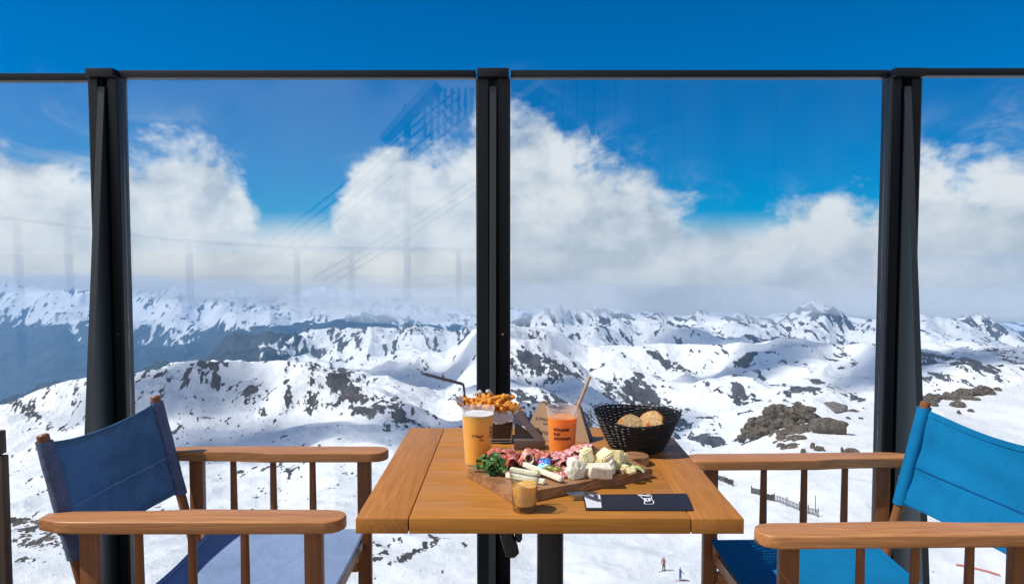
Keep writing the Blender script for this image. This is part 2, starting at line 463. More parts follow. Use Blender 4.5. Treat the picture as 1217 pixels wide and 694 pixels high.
fc = t.mix(n2, (.012, .022, .020), (.04, .055, .045))
col = t.mix(mask, snowc, rockc)
col = t.mix(t.ss(af.outputs['Fac'], .35, .65), col, fc)
h = t.math('ADD', t.math('MULTIPLY', mask, t.math('MULTIPLY', n2, 1.6)), t.math('MULTIPLY', n1, .25))
bd = t.new('ShaderNodeBump'); t.set(bd.inputs['Height'], h); bd.inputs['Strength'].default_value = .55
t.set(bd.inputs['Distance'], t.math('DIVIDE', .8, ad.outputs['Fac']))
rough = t.math('ADD', .62, t.math('MULTIPLY', mask, .3))
p = pbsdf(t, col, rough, bd.outputs[0], Specular_IOR_Level=.2)
t.l.new(p.outputs[0], t.out.inputs[0])
M['snow'] = m
GR = 1/(YY*.010)
terr = fast_mesh('mountain_terrain', verts, quads, M['snow'], {'rock': ROCK, 'forest': FOR, 'grain': GR})
tag(terr, 'snow covered mountain terrain with bare rock patches', kind='structure')
# ---- near ground round and behind the terrace
gx = np.linspace(-260, 260, 131); gyv = np.concatenate([np.linspace(-260, -6, 50), np.linspace(-3, 96, 45)])
GX, GY = np.meshgrid(gx, gyv)
GZ = np.where(GY < 3, -5.0, 0)
prof = np.interp(GY, [3, 40, 100], [-5, HC-40*640/879.-.9, HC-100*398/879.-2.2])
GZ = np.where(GY < 3, -5.0-.004*np.abs(GY), prof)+.25*perlin(GX/17, GY/17, 3)
nv = GX.shape
i2 = (np.arange(nv[0]-1)[:, None]*nv[1]+np.arange(nv[1]-1)[None, :]).reshape(-1)
g2 = fast_mesh('snow_ground', np.stack([GX, GY, GZ], -1).reshape(-1, 3), np.stack([i2, i2+1, i2+nv[1]+1, i2+nv[1]], 1), M['snow'],
   {'rock': np.full(GX.shape, -.6), 'forest': np.zeros(GX.shape), 'grain': np.full(GX.shape, .5)})
tag(g2, 'snow covered ground below the terrace', kind='structure')

# ================================================================ HAZE
m, t = material('mountain_air')
pv = t.new('ShaderNodeVolumePrincipled')
pv.inputs['Color'].default_value = (.24, .56, 1.0, 1)
pv.inputs['Density'].default_value = 3.2e-5
pv.inputs['Anisotropy'].default_value = 0.0
t.l.new(pv.outputs[0], t.out.inputs['Volume'])
zmin = float(ZZ.min())
hb = MB(); hb.box((0, 12000, (14+zmin-30)/2), (54000, 26800, 14-zmin+30))
hz = hb.build('haze', m, smooth=False); tag(hz, 'thin blue mountain haze', kind='stuff')

# ================================================================ WORLD
SUN_EL = R(53); SUN_AZ = R(12)
tosun = Vector((-math.cos(SUN_EL)*math.cos(SUN_AZ), -math.cos(SUN_EL)*math.sin(SUN_AZ), math.sin(SUN_EL)))
w = bpy.data.worlds.new('World'); SC.world = w; w.use_nodes = True
w.node_tree.nodes.clear(); t = NT(w.node_tree)
wo = t.new('ShaderNodeOutputWorld'); bg = t.new('ShaderNodeBackground'); bg.inputs[1].default_value = .1
t.l.new(bg.outputs[0], wo.inputs[0])
sky = t.new('ShaderNodeTexSky'); sky.sky_type = 'NISHITA'; sky.sun_disc = False
sky.sun_elevation = SUN_EL; sky.sun_rotation = R(270-12) ; sky.altitude = 3000
sky.air_density = 1.0; sky.dust_density = .4; sky.ozone_density = 2.0
tc = t.new('ShaderNodeTexCoord'); D = tc.outputs['Generated']
sp = t.new('ShaderNodeSeparateXYZ'); t.set(sp.inputs[0], D)
az = t.math('ARCTAN2', sp.outputs[0], sp.outputs[1]); el = t.math('ARCSINE', sp.outputs[2])
# keep the sky lookup above the horizon
cb = t.new('ShaderNodeCombineXYZ'); t.set(cb.inputs[0], sp.outputs[0]); t.set(cb.inputs[1], sp.outputs[1]); t.set(cb.inputs[2], t.math('MAXIMUM', sp.outputs[2], .02))
t.set(sky.inputs[0], cb.outputs[0])
skyc = t.mix(1., sky.outputs[0], SKYMUL, 'MULTIPLY')
skyc = t.mix(t.ss(el, .30, .04, 0., 1.), skyc, t.mix(1., skyc, (.9, .86, .82), 'MULTIPLY'))
# cloud-top outline around the compass
tops = [(-200,170),(0,150),(40,158),(100,190),(150,188),(215,178),(255,200),(285,240),(310,290),(350,330),(380,290),(410,238),(440,205),(480,196),(520,180),(560,172),(608,160),(650,168),(690,206),(735,200),(770,214),(800,246),(840,270),(880,278),(915,276),(950,262),(990,254),(1030,262),(1060,240),(1098,204),(1140,210),(1175,184),(1217,172),(1400,165)]
fc_ = t.new('ShaderNodeFloatCurve'); cv = fc_.mapping.curves[0]
def azel(x, y):
    a = math.atan((x-610)/879); return a, math.atan((303-y)/879*math.cos(a))
pts = [((a+.8)/1.6, e/.4) for a, e in (azel(*q) for q in tops)]
for k, pnt in enumerate(pts):
    if k < 2: cv.points[k].location = pnt
    else: cv.points.new(*pnt)
for q in cv.points: q.handle_type = 'AUTO'
fc_.mapping.update()
t.set(fc_.inputs['Value'], t.math('DIVIDE', t.math('ADD', az, .8), 1.6, clamp=True))
top = t.math('MULTIPLY', fc_.outputs[0], .4)
Dm = t.scale(D, (1, 1, 1.35), (3.1, 1.7, .4))
n_big = t.noise(Dm, 4.2, 3, .5, .3)
n_f = t.noise(Dm, 9.5, 10, .60, .15)
Dl = t.scale(D, (1, 1, 1.35), (3.1-.030*-1, 1.7, .4-.035))
n_l = t.noise(Dl, 9.5, 4, .55, .12)
n_f4 = t.noise(Dm, 9.5, 4, .55, .12)
base = t.math('MINIMUM', t.math('DIVIDE', t.math('SUBTRACT', top, el), .052), 2.1)
dens = t.math('ADD', base, t.math('MULTIPLY', t.math('SUBTRACT', n_f, .46), 4.6))
dens = t.math('ADD', dens, t.math('MULTIPLY', t.math('SUBTRACT', n_big, .48), 3.4))
cover = t.ss(dens, -.2, .75)
# thin streaky veil higher up
veil = t.noise(t.scale(D, (1, 1, 1.5), (7, 2, 5)), 7, 7, .62, 1.0)
vm = t.math('MULTIPLY', t.ss(veil, .46, .72), t.ss(t.math('SUBTRACT', t.math('ADD', top, .10), el), 0, .12))
cover = t.math('MAXIMUM', cover, t.math('MULTIPLY', vm, .55))
# bank of cloud behind the terrace
rear = t.ss(sp.outputs[1], .15, -.35)
rn = t.ss(t.math('ADD', n_f, t.math('MULTIPLY', n_big, .6)), .45, .85)
cover = t.math('MAXIMUM', t.math('MULTIPLY', cover, t.math('SUBTRACT', 1., rear)), t.math('MULTIPLY', rear, t.math('MULTIPLY', rn, t.ss(el, .9, .35))))
sh = t.math('ADD', .56, t.math('MULTIPLY', t.math('SUBTRACT', n_f4, n_l), 4.0), clamp=True)
sh = t.math('MULTIPLY', sh, t.ss(t.math('SUBTRACT', top, el), .42, .0, .62, 1.), clamp=True)
thick = t.ss(dens, .6, 2.6)
cc = t.ramp(sh, [(.0, (4.7, 5.6, 6.7)), (.38, (6.2, 7.0, 7.9)), (1., (8.3, 8.7, 9.1))])
low = t.ss(el, .085, .0)
cc = t.mix(t.math('MULTIPLY', low, .40), cc, LOWC)
cc = t.mix(t.math('MULTIPLY', t.ss(t.math('ADD', el, t.math('MULTIPLY', t.math('SUBTRACT', n_big, .5), .10)), .0, -.075), .85), cc, LOWC2)
cc = t.mix(t.ss(sp.outputs[1], .1, -.3), cc, (9.5, 10., 10.6))
colr = t.mix(cover, skyc, cc)
cov2 = t.math('MAXIMUM', cover, t.ss(el, .060, .012, 0., 1.))
colr = t.mix(cov2, skyc, cc)
vm1 = t.new('ShaderNodeVectorMath', operation='MULTIPLY_ADD'); t.set(vm1.inputs[0], colr); vm1.inputs[1].default_value = (2.09, 2.09, 2.09); vm1.inputs[2].default_value = (-1.0, -4.6, -10.6)
vm2 = t.new('ShaderNodeVectorMath', operation='MAXIMUM'); t.set(vm2.inputs[0], vm1.outputs[0]); vm2.inputs[1].default_value = (0, 0, 0)
bel = vm2.outputs[0]
kk = t.math('DIVIDE', t.math('SUBTRACT', t.math('EXPONENT', t.math('MINIMUM', t.math('DIVIDE', 4.06e-4, t.math('MAXIMUM', el, 1e-5)), 3.)), 1.), 1.24, clamp=True)
colr = t.mix(kk, colr, bel)
colr = t.mix(t.ss(el, 0., -.25), colr, (5.5, 5.9, 6.4))
t.l.new(colr, bg.inputs[0])
w.cycles.sampling_method = 'MANUAL'; w.cycles.sample_map_resolution = 512
sl = bpy.data.lights.new('sun', 'SUN'); sl.energy = 4.6; sl.angle = R(.53); sl.color = (1, .95, .86)
so = bpy.data.objects.new('sun', sl); C.objects.link(so)
so.rotation_euler = tosun.to_track_quat('Z', 'Y').to_euler()

# ---- mist hanging on the far summits
def mist(name, puffs, dens):
    mm, t = material('mist'); pv = t.new('ShaderNodeVolumePrincipled'); pv.inputs['Color'].default_value = (.93, .96, 1., 1); pv.inputs['Density'].default_value = dens; pv.inputs['Anisotropy'].default_value = 0
    t.l.new(pv.outputs[0], t.out.inputs['Volume'])
    b = MB()
    for (x, y, rx, ry, Y, D_) in puffs:
        c = PY(x, y, Y); r = bmesh.ops.create_icosphere(b.bm, subdivisions=3, radius=1)
        k = Y/879.
        for v in r['verts']: v.co = Vector((c.x+v.co.x*rx*k, c.y+v.co.y*D_, c.z+v.co.z*ry*k))
    o = b.build(name, mm, smooth=True); tag(o, 'soft grey white cloud hanging over the far summits', kind='stuff')
    return o
mist('summit_cloud', [(610, 360, 75, 26, 6800, 700), (760, 356, 70, 24, 6900, 700), (905, 362, 70, 24, 6600, 700), (1075, 360, 80, 22, 6900, 700), (1230, 362, 60, 24, 6900, 700), (455, 362, 80, 22, 6900, 600), (300, 352, 60, 14, 12000, 600)], 6e-4)
mist('summit_cloud', [(680, 356, 75, 23, 6500, 700), (835, 360, 75, 22, 6500, 700), (1000, 357, 55, 18, 6600, 700), (1155, 360, 60, 20, 6500, 700), (545, 362, 60, 24, 6600, 600), (385, 360, 55, 20, 7400, 600), (225, 350, 50, 12, 12000, 600)], 6e-4)

mist('summit_cloud', [(20, 336, 70, 13, 15000, 900), (150, 338, 60, 13, 15000, 900), (265, 345, 50, 15, 13000, 900), (420, 352, 80, 20, 10500, 700)], 5e-4)
mist('summit_cloud', [(85, 334, 60, 12, 15500, 900), (-60, 336, 60, 14, 15000, 900), (205, 344, 50, 12, 15500, 900), (335, 352, 55, 16, 12500, 700), (500, 362, 60, 22, 9000, 500)], 5e-4)
# ---- clouds overhead, out of the frame, that shade parts of the snow
ov = MB(); rn = random.Random(21)
for (x, y, rx, ry) in ((500, 455, 420, 230), (700, 462, 380, 200), (885, 440, 420, 220), (330, 520, 200, 120), (640, 492, 260, 150), (1160, 425, 420, 240), (250, 470, 200, 120), (820, 408, 600, 300)):
    g = ground_hit(x, y)
    for k in range(3):
        o = Vector((rn.uniform(-.7, .7)*rx, rn.uniform(-.5, .5)*ry, 0))
        c = g+o+tosun*((3000+300*k+rn.uniform(-40, 40)-g.z)/tosun.z)
        r = bmesh.ops.create_icosphere(ov.bm, subdivisions=3, radius=1)
        for v in r['verts']: v.co = Vector((c.x+v.co.x*rx*.75, c.y+v.co.y*ry*.9, c.z+v.co.z*60))
mm, t = material('overhead_cloud'); pv = t.new('ShaderNodeVolumePrincipled'); pv.inputs['Color'].default_value = (.95, .97, 1., 1); pv.inputs['Density'].default_value = .0085; pv.inputs['Anisotropy'].default_value = .6
t.l.new(pv.outputs[0], t.out.inputs['Volume'])
tag(ov.build('overhead_cloud', mm, smooth=True), 'small white clouds floating high above the snow slopes', kind='stuff')
# ================================================================ TERRACE AND WIND SCREEN
def rotz(a): return Matrix.Rotation(a, 3, 'Z')
def clear_glass(name, refl=1.0, tint=(.97, .985, .99), dust=.0, edge=None):
    m, t = material(name)
    tr = t.new('ShaderNodeBsdfTransparent'); tr.inputs[0].default_value = (*tint, 1)
    if edge:
        le = t.new('ShaderNodeLayerWeight'); le.inputs[0].default_value = .5
        t.set(tr.inputs[0], t.mix(t.math('POWER', le.outputs['Facing'], 2.2), tint, edge))
    gl = t.new('ShaderNodeBsdfGlossy'); gl.inputs['Roughness'].default_value = 0.0
    fr = t.new('ShaderNodeLayerWeight'); fr.inputs[0].default_value = .5
    ff = t.math('ADD', .04, t.math('MULTIPLY', t.math('POWER', fr.outputs['Facing'], 4.5), .9))
    mx = t.new('ShaderNodeMixShader'); t.set(mx.inputs[0], t.math('MULTIPLY', ff, refl, clamp=True))
    t.l.new(tr.outputs[0], mx.inputs[1]); t.l.new(gl.outputs[0], mx.inputs[2])
    last = mx
    if dust:
        df = t.new('ShaderNodeBsdfTranslucent'); df.inputs[0].default_value = (.8, .85, .9, 1)
        sp_ = t.ss(t.noise(t.obj, 2.2, 6, .65), .35, .8)
        m2 = t.new('ShaderNodeMixShader'); t.set(m2.inputs[0], t.math('MULTIPLY', sp_, dust))
        t.l.new(mx.outputs[0], m2.inputs[1]); t.l.new(df.outputs[0], m2.inputs[2]); last = m2
    t.l.new(last.outputs[0], t.out.inputs[0]); return m
M['pane'] = clear_glass('screen_glass', 1.0, dust=.03)
M['thin'] = clear_glass('drinking_glass', 1.5, (.97, .98, .98), 0, (.48, .50, .51))

b = MB(); b.box((0, -7.2, -.1), (30, 19.76, .2))
m, t = material('terrace_boards')
bk = t.new('ShaderNodeTexBrick'); t.set(bk.inputs[0], t.obj)
bk.inputs['Color1'].default_value = (.30, .24, .19, 1); bk.inputs['Color2'].default_value = (.24, .19, .15, 1); bk.inputs['Mortar'].default_value = (.03, .03, .03, 1)
bk.inputs['Scale'].default_value = 1; bk.inputs['Brick Width'].default_value = 2.4; bk.inputs['Row Height'].default_value = .14; bk.inputs['Mortar Size'].default_value = .006
p = pbsdf(t, t.mix(t.noise(t.scale(t.obj, (1, 14, 1)), 6, 5), bk.outputs[0], (.2, .16, .13)), .7); t.l.new(p.outputs[0], t.out.inputs[0])
tag(b.build('terrace', m, smooth=False), 'timber boarded terrace floor', kind='structure')
b = MB(); b.box((0, -7.2, -2.85), (29.8, 19.5, 5.3))
tag(b.build('terrace_base', simple('render_grey', (.3, .3, .3), .8, .1, 3), smooth=False), 'grey wall carrying the terrace', kind='structure')

YS = 2.6
ws = empty('glass_wind_screen', (0, YS, 0), 0, 'tall clear glass wind screen with black metal posts and a thin top rail', 'wind screen')
posts = []
for (xl, xr, ypx) in ((104, 150.5, 300), (565, 606, 150), (1043, 1095, 300)):
    pass
PX_POST = []
for (xl, yl, xr, yr) in ((104, YS-.032, 151, YS+.03), (565.5, YS-.032, 606.5, YS-.032), (1048, YS+.03, 1096.5, YS-.032)):
    a_, b_ = PY(xl, 110, yl).x, PY(xr, 110, yr).x
    PX_POST.append(((a_+b_)/2, b_-a_))
ztop = PY(585, 83, YS-.03).z
for i, (xc, wd) in enumerate(PX_POST):
    b = MB(); h = wd/2; s = .010
    prof = [(-h, -.028), (-h+.006, -.032), (-s-.008, -.032), (-s-.006, -.018), (-s, -.018), (-s, .0), (s, .0), (s, -.018), (s+.006, -.018), (s+.008, -.032), (h-.006, -.032), (h, -.028), (h, .03), (-h, .03)]
    b.prism(prof, -.25, ztop-.030, Matrix.Translation((xc, 0, 0)))
    po = b.build('post', M['post'], ws, smooth=False)
    # tapered stiffening fin with a narrow front edge
    zt, zb = ztop-.06, -.2
    f = MB(); th = .008
    dep = lambda z: .034+.175*(zt-z)/(zt-.35)
    for (x0, x1, o0, o1) in ((-th/2, th/2, 0, 0), ):
        vs = []
        for z in (zt, zb):
            for (x, y) in ((x0, .0), (x1, .0), (x1, -dep(z)), (x0, -dep(z))): vs.append(f.bm.verts.new((xc+x, y, z)))
        for q in ((0, 1, 2, 3), (7, 6, 5, 4), (0, 4, 5, 1), (1, 5, 6, 2), (2, 6, 7, 3), (3, 7, 4, 0)): f.bm.faces.new([vs[k] for k in q])
    f.build('fin', M['fin'], po, smooth=False)
    f = MB(); vs = []
    for z in (zt, zb):
        for (x, y) in ((-.011, 0), (.011, 0), (.011, -.006), (-.011, -.006)): vs.append(f.bm.verts.new((xc+x, y-dep(z)-.0005, z)))
    for q in ((0, 1, 2, 3), (7, 6, 5, 4), (0, 4, 5, 1), (1, 5, 6, 2), (2, 6, 7, 3), (3, 7, 4, 0)): f.bm.faces.new([vs[k] for k in q])
    f.build('fin_edge', M['fin'], po, smooth=False)
    for zz in (.35, .62, .98):
        s_ = MB(); s_.tube([(xc+.032, -.0315, zz), (xc+.032, -.0345, zz)], .004, 10); s_.build('screw', M['steel'], po)
    c = MB(); c.box((xc, -.004, ztop-.014), (wd-.010, .095, .030), bev=.002); c.build('post_cap', M['post'], po)
edges = [(-2.6, PX_POST[0][0]-PX_POST[0][1]/2, 93), (PX_POST[0][0]+PX_POST[0][1]/2, PX_POST[1][0]-PX_POST[1][1]/2, 89.5), (PX_POST[1][0]+PX_POST[1][1]/2, PX_POST[2][0]-PX_POST[2][1]/2, 89.5), (PX_POST[2][0]+PX_POST[2][1]/2, 2.6, 87.5)]
for (x0, x1, yp) in edges:
    zc = PY(608, yp, YS).z
    b = MB(); b.box(((x0+x1)/2, 0, zc), (x1-x0-.002, .042, .025), bev=.002); b.build('top_rail', M['post'], ws)
    b = MB(); b.box(((x0+x1)/2, 0, (zc-.012-.05)/2), (x1-x0-.001, .010, zc-.012+.05)); b.build('glass_pane', M['pane'], ws, smooth=False)
for x in (-2.66, 2.66):
    b = MB(); b.box((x, 0, .82), (.12, .06, 2.14)); b.build('post', M['post'], ws, smooth=False)

# ================================================================ TABLE
tb = PY(418, 621, 1.40)
TX = (PY(418, 621, 1.399).x+PY(889, 622, 1.399).x)/2; TY = 1.774; TW = .75; TH = .75
table = empty('cafe_table', (TX, TY, 0), 0, 'square brown wooden table with breadboard ends, laid with food and drinks', 'table')
bw = .103; zc = TH-.015
for sx in (-1, 1):
    b = MB(); b.box((sx*(TW/2-bw/2), 0, zc), (bw-.002, TW, .030), bev=.0022); b.build('side_board', M['table_y'], table)
nb = 7; sp_ = TW/nb
for i in range(nb):
    b = MB(); b.box((0, -TW/2+sp_*(i+.5), zc), (TW-2*bw-.002, sp_-.0010, .030), bev=.0014, seg=2); b.build('cross_board', M['table_x'], table)
b = MB(); b.tube([(0.02, .0, .02), (0.02, .0, TH-.045)], .0325, 32); b.build('pedestal', M['black'], table)
b = MB(); b.box((.02, 0, .012), (.42, .42, .014), bev=.005); b.build('foot_plate', M['black'], table)
b = MB(); b.box((.02, 0, TH-.0375), (.34, .05, .014)); b.box((.02, 0, TH-.0375), (.05, .34, .0138)); b.build('bracket', M['black'], table, smooth=False)
q = PY(607, 652, 1.66)-Vector((TX, TY, 0))
b = MB(); b.tube([(q.x-.012, q.y, TH-.03), (q.x-.008, q.y, q.z+.03), (q.x+.0, q.y, q.z+.004), (q.x+.004, q.y, q.z-.012), (q.x+.005, q.y, q.z-.018)], [.016, .0165, .017, .016, .008], 14)
b.tube([(q.x+.012, q.y-.004, TH-.03), (q.x+.018, q.y-.004, q.z+.026), (q.x+.019, q.y-.004, q.z+.018)], [.008, .009, .004], 10); b.build('tilt_lever', M['black'], table)

# ================================================================ DIRECTOR CHAIRS
def make_chair(label, seat_m, back_m, sleeve_m, hem_m, tagged, skn, skf):
    root = empty('director_chair', (0, 0, 0), 0, label, 'chair', 'director chairs facing each other across the table')
    AZ = .680; TK = .027
    YN, YF = -.2775, .2775      # arm centre lines
    def arm(sy):
        # plan outline, local x from back to front; inner side towards the seat
        o = sy
        pl = []
        x0, x1 = -.335, .335; w = .041
        outer = [(x0, .018), (x0+.05, w-.002), (x0+.09, w), (x1-.04, w), (x1-.022, w-.005), (x1-.008, w-.016), (x1, w-.034)]
        inner = [(x1, -w+.034), (x1-.008, -w+.016), (x1-.022, -w+.005), (x1-.05, -w), (-.02, -w), (-.06, -w+.005), (-.11, -w+.011), (x0+.05, -w+.016), (x0, -.016)]
        pl = [(x, o*y) for x, y in outer+inner]
        if o > 0: pl = pl[::-1]
        b = MB(); b.prism(pl, AZ-TK, AZ, Matrix.Translation((0, (YN if sy < 0 else YF), 0)), bev=.0042, seg=3)
        b.build('armrest', M['wood_x'], root, ang=50)
    for sy in (-1, 1):
        yc = YN if sy < 0 else YF
        arm(sy)
        for lx in (-.232, .264):
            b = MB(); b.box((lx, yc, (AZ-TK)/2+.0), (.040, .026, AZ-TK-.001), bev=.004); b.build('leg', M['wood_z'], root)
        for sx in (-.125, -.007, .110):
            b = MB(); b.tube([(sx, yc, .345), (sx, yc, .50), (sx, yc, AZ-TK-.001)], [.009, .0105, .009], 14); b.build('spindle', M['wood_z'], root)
        b = MB(); b.box((.016, yc, .33), (.455, .024, .032), bev=.004); b.build('side_rail', M['wood_x'], root)
        b = MB(); b.box((.03, yc*.86, .432), (.47, .026, .034), bev=.004); b.build('seat_rail', M['wood_x'], root)
    for lx, z in ((.25, .40), (.25, .20), (-.22, .20)):
        b = MB(); b.box((lx, 0, z), (.022, abs(YN)*2-.03, .034), bev=.004); b.build('stretcher', M['wood_x'], root)
    # seat sling
    def seat(u, v):
        x = -.185+.455*u; y = (v-.5)*.488
        return (x, y, .452-.016*(1-(2*v-1)**2)+.004*math.sin(u*9)*(1-(2*v-1)**2))
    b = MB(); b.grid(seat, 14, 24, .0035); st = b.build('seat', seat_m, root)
    for u in (.025, .975):
        b = MB(); b.grid(lambda a, v, u=u: Vector(seat(u-.018+.036*a, v))+Vector((0, 0, .0030)), 2, 24, .0012); b.build('seam', seat_m, st)
    # leaning back posts
    PT = Vector((-.365, 0, .835)); PB = Vector((-.262, 0, .40))
    def pline(z): 
        f = (z-PB.z)/(PT.z-PB.z); return PB.x+(PT.x-PB.x)*f
    YB = (-.222, .238)
    def sk(y): return skn+(skf-skn)*(y-YB[0])/(YB[1]-YB[0])
    for yb in YB:
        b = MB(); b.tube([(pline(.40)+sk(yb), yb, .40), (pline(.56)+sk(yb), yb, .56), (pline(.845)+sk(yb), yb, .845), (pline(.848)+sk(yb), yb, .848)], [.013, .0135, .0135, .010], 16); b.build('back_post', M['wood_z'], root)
        b = MB(); yo = yb + (.03 if yb > 0 else -.03); b.tube([(pline(.63)+sk(yb), yb, .63), (pline(.63)+sk(yb), yo, .63)], .006, 10); b.build('bolt', M['steel'], root)
    # back canvas: a band sagging backwards between the two sleeves
    Z0, Z1 = .565, .830
    def back(u, v):
        y = YB[0]+(YB[1]-YB[0])*u; z = Z0+(Z1-Z0)*v
        s = (1-(2*u-1)**2)
        z2 = z - s*(.006+.022*v)
        return Vector((pline(z)+sk(y)-.022*s**1.0+.0022*math.sin(u*23+v*7)*(abs(2*u-1)**2)+.0018*math.sin(v*17+u*5)-.012*s*math.sin(v*3.0)+.013*(1-s)*0, y, z2))
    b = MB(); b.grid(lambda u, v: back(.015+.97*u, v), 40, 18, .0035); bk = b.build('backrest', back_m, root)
    for yb, u in ((YB[0], 0), (YB[1], 1)):
        pr = []
        s_ = MB()
        def slv(a, v, yb=yb):
            z = Z0-.004+(Z1-Z0+.006)*v; th = a*2*PI
            r = .0165+.0004*math.sin(v*22+a*5)
            return Vector((pline(z)+sk(yb)+r*math.cos(th), yb+r*1.15*math.sin(th), z))
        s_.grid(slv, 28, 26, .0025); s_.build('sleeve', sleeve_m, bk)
    for vv in (.965, .035):
        b = MB(); b.grid(lambda u, v, vv=vv: back(.02+.96*u, vv-.022+.044*v)+Vector((.0030, 0, 0)), 40, 3, .0015); b.build('hem', back_m, bk)
    b = MB(); b.tube([back(.03+.94*i/39, .40)+Vector((.0028, 0, 0)) for i in range(40)], .0022, 6); b.build('welt', hem_m, bk)
    if tagged:
        b = MB(); b.box((.262, .205, .415), (.012, .03, .016)); b.build('label_tag', simple('white_tag', (.75, .73, .68), .7, .05), root, smooth=False)
    return root
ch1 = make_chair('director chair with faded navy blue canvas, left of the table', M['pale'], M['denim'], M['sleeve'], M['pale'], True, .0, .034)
ch1.location = (PY(38, 626, 1.57).x+.335, 1.888, 0)
ch2 = make_chair('director chair with bright azure canvas, right of the table', M['azure'], M['azure'], M['azure'], M['azure_hem'], False, .045, .0)
ch2.location = (.835, 1.815, 0); ch2.rotation_euler = (0, 0, PI+.03)

# timber post at the left edge of the view
q0 = PY(0, 513, 1.5); q1 = PY(7, 600, 1.5)
wp = empty('timber_post', (q1.x-.065, 1.511, 0), 0, 'dark brown square timber post cut by the left edge, left of the blue chair', 'post')
b = MB(); b.box((0, 0, (q0.z-.052)/2), (.12, .022, q0.z-.052), bev=.003); b.build('shaft', M['grey_wood'], wp)
b = MB(); b.box((-.003, 0, q0.z-.025), (.117, .024, .049), bev=.003); b.build('cap', M['grey_wood'], wp)
# ================================================================ THINGS ON THE TABLE
ZT = TH+.0006
def frosted(name, alpha=.42, col=(.86, .85, .88), zf=None):
    m, t = material(name)
    p = pbsdf(t, col, .38, None, Alpha=alpha)
    tr = t.new('ShaderNodeBsdfTranslucent'); tr.inputs[0].default_value = (*col, 1)
    tp = t.new('ShaderNodeBsdfTransparent')
    a = t.new('ShaderNodeMixShader'); a.inputs[0].default_value = .5
    p.inputs['Alpha'].default_value = 1
    t.l.new(p.outputs[0], a.inputs[1]); t.l.new(tr.outputs[0], a.inputs[2])
    lw = t.new('ShaderNodeLayerWeight'); lw.inputs[0].default_value = .5
    if zf is not None:
        sz = t.new('ShaderNodeSeparateXYZ'); t.set(sz.inputs[0], t.obj); alpha = t.math('ADD', alpha, t.ss(sz.outputs[2], zf-.001, zf+.003, 0., .30))
    mx = t.new('ShaderNodeMixShader'); t.set(mx.inputs[0], t.math('ADD', alpha, t.math('MULTIPLY', t.math('POWER', lw.outputs['Facing'], 3.), .3)))
    t.l.new(tp.outputs[0], mx.inputs[1]); t.l.new(a.outputs[0], mx.inputs[2]); t.l.new(mx.outputs[0], t.out.inputs[0])
    return m
def juice(name, col, tr=.45, rough=.35):
    m, t = material(name)
    n = t.noise(t.obj, 18, 3, .5)
    c = t.mix(n, tuple(x*.85 for x in col), tuple(min(1, x*1.1) for x in col))
    p = pbsdf(t, c, rough)
    tl = t.new('ShaderNodeBsdfTranslucent'); t.set(tl.inputs[0], c)
    mx = t.new('ShaderNodeMixShader'); mx.inputs[0].default_value = tr
    t.l.new(p.outputs[0], mx.inputs[1]); t.l.new(tl.outputs[0], mx.inputs[2]); t.l.new(mx.outputs[0], t.out.inputs[0])
    return m
M['frost'] = frosted('frosted_plastic', .08)
M['ink'] = simple('black_ink', (.012, .010, .012), .6, .0)
M['beer'] = simple('beer', (.88, .44, .06), .4, .05, 18, Subsurface_Weight=1.0, Subsurface_Radius=(1., .55, .12), Subsurface_Scale=.035)
M['foam'] = simple('beer_foam', (.85, .83, .80), .6, .06, 200, bump=.3)
M['orange'] = simple('orange_drink', (1., .28, .006), .4, .05, 18, Subsurface_Weight=1.0, Subsurface_Radius=(1., .35, .03), Subsurface_Scale=.035)
def text_mesh(s, size, wrap=None, mats=None, name='lettering', parent=None, wave=0., off=0., M4=None, shear=0., space=1., bold=.0):
    cu = bpy.data.curves.new('txt', 'FONT'); cu.body = s; cu.size = size; cu.resolution_u = 3; cu.offset = bold*size
    cu.space_character = space; cu.space_line = .92
    to = bpy.data.objects.new('txt', cu); C.objects.link(to)
    dg = bpy.context.evaluated_depsgraph_get(); dg.update()
    me = bpy.data.meshes.new_from_object(to.evaluated_get(dg))
    bpy.data.objects.remove(to); bpy.data.curves.remove(cu)
    bm = bmesh.new(); bm.from_mesh(me); bpy.data.meshes.remove(me)
    for v in bm.verts:
        x, y = v.co.x, v.co.y
        if wave: y += wave*math.sin(x/size*1.9)
        if wrap:
            (r0, rtop, h, ang) = wrap
            rr = r0+(rtop-r0)*((y+off)/h)+.0004
            a = ang + x/rr
            v.co = Vector((rr*math.cos(a), rr*math.sin(a), y+off))
        else: v.co = Vector((x, y, 0))
        if M4 is not None: v.co = M4 @ v.co
    o = MB(); o.bm.free(); o.bm = bm
    return o.build(name, M['ink'] if mats is None else mats, parent, smooth=False, fix=False)
def cup(name, loc, label, cat, r0, r1, h, fill, liquid, foam, group=None):
    e = empty(name, loc, 0, label, cat, group)
    b = MB(); b.lathe([(0, .002), (r0-.002, .0025), (r0-.0005, 0), (r0, .002), (r1-.0006, h-.004), (r1+.0012, h-.003), (r1+.0014, h-.001), (r1+.0006, h), (r1-.0012, h-.001)], 64)
    b.build('shell', frosted('frosted_plastic', .07, zf=fill), e)
    rf = r0+(r1-r0)*fill/h-.0008
    b = MB(); b.lathe([(0, .0035), (r0-.0016, .0035), (rf, fill), (0, fill)], 64); lq = b.build('drink', liquid, e, ang=60)
    if foam:
        b = MB(); b.lathe([(0, fill+.0005), (rf-.0003, fill+.0005), (rf+.0001, fill+.0022), (rf-.004, fill+.0032), (0, fill+.0028)], 64); b.build('foam', M['foam'], e, ang=60)
    return e
def toward(loc): return math.atan2(-loc.y, -loc.x)
pb = PZ(568, 551, ZT); 
hb_ = .137
beer = cup('beer_cup', pb, 'frosted plastic cup of golden beer with black print, by the chips', 'cup', .0315, .0395, hb_, hb_-.016, M['beer'], True)
a0 = toward(pb)
